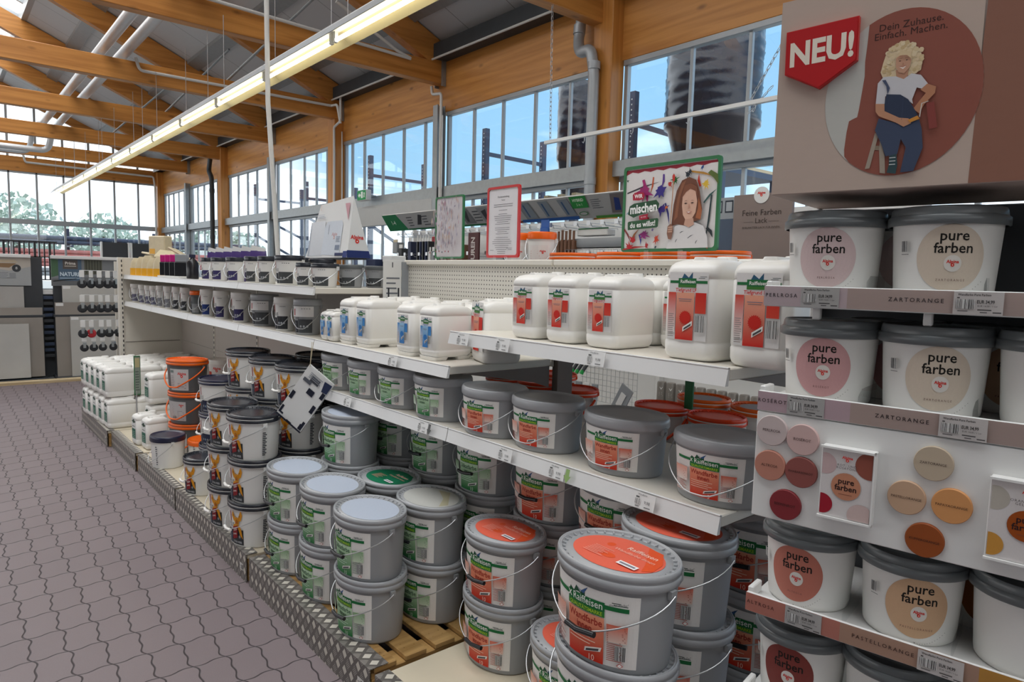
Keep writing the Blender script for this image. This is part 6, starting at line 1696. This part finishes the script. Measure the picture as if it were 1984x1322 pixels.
for k in range(5): hung('wood_board', 'brown narrow board pack right of the blue card, %s' % ['first', 'second', 'third', 'fourth', 'fifth'][k], 4.24 - k * .045, .035, 1.60, 2.00 + .01 * (k % 2), 'browncard', x=4.10, grp=G_, card='browncard', cat='boards')
for k in range(5): hung('wire_brush_pack', 'grey packet in the second row right of the red notice, %s' % ['first', 'second', 'third', 'fourth', 'fifth'][k], 5.05 - k * .14, .10, 1.66, 1.92, 'greycard', grp=G_)
r = thing('wire_basket', 'wire basket filled with grey film packs left of the green framed poster', 'basket', (4.10, 3.82, 1.60)); b = MB()
for z in (0, .06, .12, .18, .24): b.tube([(0, -.32, z), (0, .32, z), (.32, .32, z), (.32, -.32, z), (0, -.32, z)], .003, 5)
for k in range(17): y = -.32 + k * .04; b.tube([(0, y, 0), (0, y, .24)], .002, 4)
b.build('wire_cage', M['wire'], r)
for k in range(4):
    r = thing('film_pack', 'folded grey film pack in the wire basket, %s' % ['lowest', 'second', 'third', 'topmost'][k], 'packet', (4.27, 3.82, 1.60 + k * .085), 0, 'film packs in the basket')
    b = MB(); b.loft([[(p[0], p[1], z) for p in rrect(-.14 * t, -.30 * t, .14 * t, .30 * t, .04, 3)] for z, t in ((.004, .96), (.02, 1), (.06, 1), (.08, .93))]); b.build('film', M['greycard' if k % 2 else 'white'], r)
hung('carton', 'white carton with green stripe on top of the film packs', 3.88, .34, 1.955, 2.02, 'white', x=4.14, grp=G_, card='green')
# lower goods, seen through the gap
for k in range(6):
    r = thing('putty_knife', 'tool with bright green handle on the lower rack, seen through the gap, %s' % ['first', 'second', 'third', 'fourth', 'fifth', 'sixth'][k], 'tool', (4.05, 4.12 - k * .055, .84), 0, 'green handled tools')
    b = MB(); b.tube([(0, 0, 0), (.06, -.03, .10)], .016, 8); b.build('handle', M['charcoal'], r); b = MB(); b.tube([(-.01, .005, -.02), (.004, 0, .008)], .018, 8); b.build('end_cap', M['greentool'], r)
r = thing('wire_grid', 'white wire grid with hanging bits on the lower rack', 'grid', (4.15, 3.65, .60)); b = MB()
for k in range(14): b.tube([(0, -.3 + k * .045, 0), (0, -.3 + k * .045, .32)], .002, 4)
for k in range(8): b.tube([(0, -.3, k * .045), (0, .3, k * .045)], .002, 4)
b.build('grid_wires', M['wire'], r)
for k in range(7):
    r = thing('small_packet', 'small pale packet hanging low on the rack, %s' % ['first', 'second', 'third', 'fourth', 'fifth', 'sixth', 'seventh'][k], 'packet', (4.02, 4.22 - k * .09, .66), 0, 'small low packets'); b = MB(); b.bbox(0, -.03, 0, .02, .03, .10, .003); b.build('pack', M['white' if k % 2 else 'greycard'], r)
r = thing('tilted_card', 'tilted dark card with white coded label on the lower rack', 'card', (3.92, 3.30, .60), 0); b = MB(); b.beam((0, .06, 0), (0, -.05, .20), .01, .12, up=(0, .8, .5)); b.build('card', M['greycard'], r)
b = MB(); b.beam((-.008, .035, .05), (-.008, -.02, .15), .004, .05, up=(0, .8, .5)); b.build('label', M['white'], r)
can = thing('spray_can', '', 'can', (0, 0, 0)); m = MB(); C = lambda r_, z: [(r_ * cos(2 * pi * k / 20), r_ * sin(2 * pi * k / 20), z) for k in range(20)]
m.loft([C(.033, 0), C(.034, .004), C(.034, .15), C(.030, .158), C(.030, .16)]); m.build('can_body', mat('taupe_metal', '#8d8780', .35, .3), can)
m = MB(); m.loft([C(.0345, .0), C(.0345, .03)]); m.build('dark_base', M['charcoal'], can)
a = Art(); a.poly([(-.012, .125), (.012, .125), (.0, .105)], '#e6e4e0'); a.lines(-.014, .06, .014, .095, 3, '#cfcac4', .25); a.build('can_print', oval_fn(.034, .034), can)
for k in range(11):
    place(can, 'taupe spray can in the row behind the orange lids, %s' % ['first', 'second', 'third', 'fourth', 'fifth', 'sixth', 'seventh', 'eighth', 'ninth', 'tenth', 'eleventh'][k] + ' from the left', (3.97, 2.98 - k * .082, .7205), .5, 'row of taupe spray cans')
# colour chart display and room picture behind the large canisters
r = thing('advertising_board', 'brown advertising panel reading Feine Farben Lack with round badge on top', 'sign', (4.0, 2.30, 1.5))
b = MB(); b.bbox(0, -.20, 0, .03, .20, .665, .003); b.build('panel', mat('taupe_board', '#857670', .5), r)
b = MB(); b.loft([[(x, .005 + .052 * cos(2 * pi * k / 28), .655 + .052 * sin(2 * pi * k / 28)) for k in range(28)] for x in (-.004, -.001)]); b.build('badge', M['white'], r)
a = Art(); a.text('Feine Farben', 0, .545, .052, '#3f3532'); a.text('Lack', 0, .495, .046, '#4a3f3b'); a.rect(-.12, .488, -.05, .490, '#5a4e49'); a.rect(.05, .488, .12, .490, '#5a4e49'); a.text('EDELMATTER LACK FÜR INNEN', 0, .452, .018, '#4a3f3b'); a.build('print', plane_fn((-.001, 0, 0), (0, -1, 0), (0, 0, 1)), r)
a = Art(); a.alpina(-.005, .668, .062); a.build('badge_print', plane_fn((-.0045, 0, 0), (0, -1, 0), (0, 0, 1)), r)
r = thing('picture_panel', 'room picture panel with blue grey wall and chair beside the Feine Farben panel', 'sign', (4.03, 2.78, 1.5)); b = MB(); b.bbox(0, -.27, 0, .02, .27, .66, .003); b.build('panel', M['white'], r)
a = Art(); a.rect(-.27, 0, .27, .20, '#8f8075'); a.rect(-.27, .20, .27, .52, '#525f72'); a.rect(-.27, .52, .27, .66, '#9aa0a6')
for (x, z) in ((.12, .56), (.20, .56)): a.rect(x, z, x + .06, z + .08, '#2c3440'); a.rect(x + .008, z + .01, x + .052, z + .07, '#aab0b6')
for x in (.06, .11, .16): a.rect(x, .17, x + .006, .31, '#20262e')
a.rect(.055, .29, .175, .30, '#20262e'); a.poly([(.07, .30), (.08, .44), (.15, .44), (.165, .30), (.155, .30), (.143, .43), (.088, .43), (.078, .30)], '#20262e')
a.build('print', plane_fn((-.001, 0, 0), (0, -1, 0), (0, 0, 1)), r)
r = thing('finial_knob', 'black many sided cap standing behind the large canisters', 'cap', (2.42, 1.20, 1.5005)); b = MB(); b.loft([[(r_ * cos(2 * pi * k / 8), r_ * sin(2 * pi * k / 8), z) for k in range(8)] for r_, z in ((.05, 0), (.05, .17), (.036, .22), (.02, .23))], smooth=False); b.build('cap', M['navy'], r)
b = MB(); b.bbox(2.33, 1.15, .0, 2.55, 1.35, .01, .001) if False else None

# ------------------------------------------------------------------ casters on hooks at the end of the run
r = thing('end_rack', 'narrow white hook rack on the end of the cream shelving holding castors', 'rack', (0, 0, 0)); b = MB(); b.bbox(1.60, 8.93, 0, 1.66, 8.97, 1.66, .003); b.build('upright', M['cream'], r)
for z in (1.55, 1.28, 1.00, .84): b = MB(); b.tube([(1.24, 8.80, z), (1.62, 8.80, z)], .004, 5); b.tube([(1.62, 8.8, z), (1.62, 8.95, z)], .004, 5); b.build('hook_rail', M['wire'], r)
n = 0
for j, z in enumerate((1.55, 1.28, 1.00, .84)):
    for k in range(5 if j != 3 else 4):
        x = 1.25 + k * (.085 if j != 3 else .10); R = .048 if j != 3 else .042
        r = thing('castor', '%s castor on the end rack, row %s from the top, %s from the left' % ('red wheeled' if (j == 2 and k == 1) else 'black wheeled', ['first', 'second', 'third', 'fourth'][j], ['first', 'second', 'third', 'fourth', 'fifth'][k]), 'castor', (x + random.uniform(-.012, .012), 8.797, z + .002), 1.57 + random.uniform(-.6, .5), 'castors on the end rack')
        b = MB(); b.bbox(-.004, -.024, -.078, .0, .024, -.002, .002); b.build('card', M['white'], r)
        b = MB(); b.box(-.02, -.02, -.115, .02, .012, -.088); b.box(-.018, -.016, -.15, -.013, .01, -.11); b.box(.013, -.016, -.15, .018, .01, -.11); b.build('fork', M['steel'], r)
        b = MB(); b.loft([[(xx, rr_ * cos(2 * pi * q / 20), -.15 + rr_ * sin(2 * pi * q / 20)) for q in range(20)] for xx, rr_ in ((-.012, R * .6), (-.011, R * .92), (-.007, R), (.007, R), (.011, R * .92), (.012, R * .6))]); b.build('wheel', M['redcap' if (j == 2 and k == 1) else 'rubber'], r)

# ------------------------------------------------------------------ tile and flooring displays beyond the kerb
def tile(lab, x0, x1, z0, z1, y, m, lean=.04, sticker=True):
    r = thing('floor_tile', lab, 'tile', (x0, y, z0), 0, 'large tiles leaning on the display racks'); w = x1 - x0; h = z1 - z0
    b = MB(); b.add([(0, 0, 0), (w, 0, 0), (w, lean, h), (0, lean, h), (0, .012, 0), (w, .012, 0), (w, lean + .012, h), (0, lean + .012, h)], [(0, 1, 2, 3), (4, 5, 6, 7), (0, 1, 5, 4), (2, 3, 7, 6), (0, 3, 7, 4), (1, 2, 6, 5)]); b.build('slab', M[m], r)
    if sticker: b = MB(); b.box(.01, lean - .004, h - .05, .10, lean - .001, h - .01); b.build('sticker', M['white'], r)
tile('pale grey tile on the upper ledge of the left display', .20, .945, .92, 1.30, 11.36, 'concrete_tile', .02, False)
tile('tall taupe grey tile behind the left front tile', .20, 1.14, .07, 1.015, 11.26, 'concrete_tile3', .05, False)
tile('pale blue grey tile in front on the left display', .20, .975, .07, .80, 11.20, 'concrete_tile2', .04, False)
tile('pale beige tile on the upper ledge under the NATURE sign', 1.385, 2.30, .92, 1.32, 11.36, 'concrete_tile2', .02)
tile('dark taupe tile behind the right front tile', 1.285, 2.25, .05, 1.085, 11.26, 'concrete_tile3', .05)
tile('pale grey tile in front on the right display', 1.45, 2.30, .05, .89, 11.20, 'concrete_tile2', .04)
for k, (x0, x1, lab) in enumerate([(.1, 1.17, 'left tile display frame with pale worktop picture'), (1.27, 3.0, 'right tile display frame carrying the NATURE sign')]):
    r = thing('tile_display', lab, 'display', (0, 0, 0))
    b = MB(); b.bbox(x0, 11.16, 0.005, x1, 11.56, .048, .004); b.build('plinth', M['charcoal'], r)
    b = MB(); b.bbox(x0 + .02, 11.46, .04, x1, 11.50, 1.70, .004); b.build('back', M['charcoal'], r)
    b = MB(); b.bbox(x0, 11.30, .88, x1, 11.45, .915, .003); b.build('ledge', M['charcoal'], r)
    b = MB(); b.bbox(x0, 11.40, 1.69, x1 if k else 1.04, 11.52, 1.735, .004); b.build('top_rail', M['white'], r)
    b = MB(); b.box(x0, 11.44, 1.31, (1.04 if k == 0 else x1), 11.455, 1.69); pn = b.build('picture_board', M['white'], r)
    a = Art()
    if k == 0:
        a.rect(0, 0, .94, .38, '#a3a5a5'); a.poly([(0, .25), (.45, .25), (.70, .20), (.94, .26), (.94, .38), (0, .38)], '#b9b2a8'); a.poly([(.5, .30), (.78, .30), (.70, .24), (.45, .25)], '#8f7355'); a.poly([(.3, .34), (.76, .35), (.80, .31), (.3, .31)], '#c2b49c')
        a.disc(.78, .235, .05, '#3a3d40'); a.text('8', .78, .235, .05, '#d6d8d8'); a.lines(.55, .10, .72, .2, 3, '#85888a', .3); a.rect(.70, .10, .77, .17, '#8d9092') ; a.rect(.60, .10, .67, .17, '#979a9c')
        a.build('picture', plane_fn((.1, 11.4395, 1.31), (1, 0, 0), (0, 0, 1)), pn)
    else:
        a.rect(0, 0, 1.73, .38, '#7e8184'); a.poly([(0, .0), (1.73, .0), (1.73, .12), (.9, .16), (0, .10)], '#6a6c6e'); a.poly([(0, .12), (.12, .16), (.12, .36), (0, .38)], '#4d6a50'); a.poly([(.40, .16), (.62, .18), (.62, .38), (.40, .38)], '#5c5e52')
        for q in range(6): a.rect(.42 + q * .035, .18, .430 + q * .035, .37, '#3c3e38')
        a.rect(.085, .075, .365, .375, '#4f6478'); a.poly([(.14, .24), (.32, .24), (.32, .37), (.14, .37)], '#5a5450'); a.text('Prima', .23, .32, .055, '#d8d4cc', bold=.03); a.rect(.16, .275, .30, .287, '#b9b2a6'); a.text('NATURE', .225, .165, .075, '#c3d2dc', bold=.04, sx=.85); a.rect(.10, .105, .35, .118, '#9cb0c0'); a.poly([(.02, .06), (.30, .10), (.30, .11), (.02, .075)], '#2c2e30')
        a.build('picture', plane_fn((1.27, 11.4395, 1.31), (1, 0, 0), (0, 0, 1)), pn)
r = thing('sample_rack', 'charcoal sample rack with many horizontal slots between the tile displays', 'rack', (0, 0, 0))
b = MB(); b.bbox(.955, 11.58, .02, 1.38, 11.75, 1.25, .004); b.build('cabinet', M['charcoal'], r)
b = MB(); b.box(.985, 11.50, .02, 1.03, 11.58, 1.25); b.box(1.30, 11.50, .02, 1.345, 11.58, 1.25); b.build('cheek', M['charcoal'], r)
for k in range(11): b = MB(); b.bbox(1.04, 11.50 - .004 * 0, .30 + k * .082, 1.29, 11.57, .345 + k * .082, .003); b.build('sample_board', M['rackblue' if k % 3 else 'charcoal'], r)
b = MB(); b.bbox(1.04, 11.50, 1.19, 1.29, 11.53, 1.25, .002); b.build('paper_stack', M['white'], r)
r = thing('sample_screen', 'black framed screen of upright dark bars above the sample rack', 'screen', (0, 0, 0)); b = MB(); b.box(.3, 11.6, 1.91, 1.37, 11.64, 1.93); b.box(1.02, 11.6, 1.385, 1.345, 11.64, 1.40); b.box(.3, 11.6, 1.70, 1.37, 11.64, 1.715); b.build('frame', M['black'], r)
for k in range(17):
    x = .40 + k * .058; b = MB(); z0 = 1.39 if x > 1.03 else 1.71; b.box(x, 11.6, z0, x + (.016 if k % 3 else .028), 11.63, 1.915); b.build('bar', M['black'], r)
for k, (x0, x1, lab) in enumerate([(2.66, 3.12, 'dark counter screen behind the yellow packs, left one'), (3.20, 3.66, 'dark counter screen behind the yellow packs, right one')]):
    r = thing('counter_screen', lab, 'screen', (0, 0, 0)); b = MB(); b.bbox(x0, 16, 1.0, x1, 16.05, 2.09, .006); b.build('panel', M['charcoal'], r); b = MB(); b.box(x0 - .03, 15.98, .005, x0, 16.06, 2.10); b.box(x1, 15.98, .005, x1 + .03, 16.06, 2.10); b.build('side_post', M['white'], r)
b = MB(); b.bbox(2.3, 15.6, .005, 4.2, 15.95, 1.0, .01); tag(b.build('service_counter', M['cream']), 'pale service counter in front of the dark screens', 'counter')
b = MB(); b.bbox(-3.0, 11.9, .005, .2, 12.6, .9, .01); tag(b.build('low_display', M['charcoal']), 'low dark display at the far left edge', 'display')
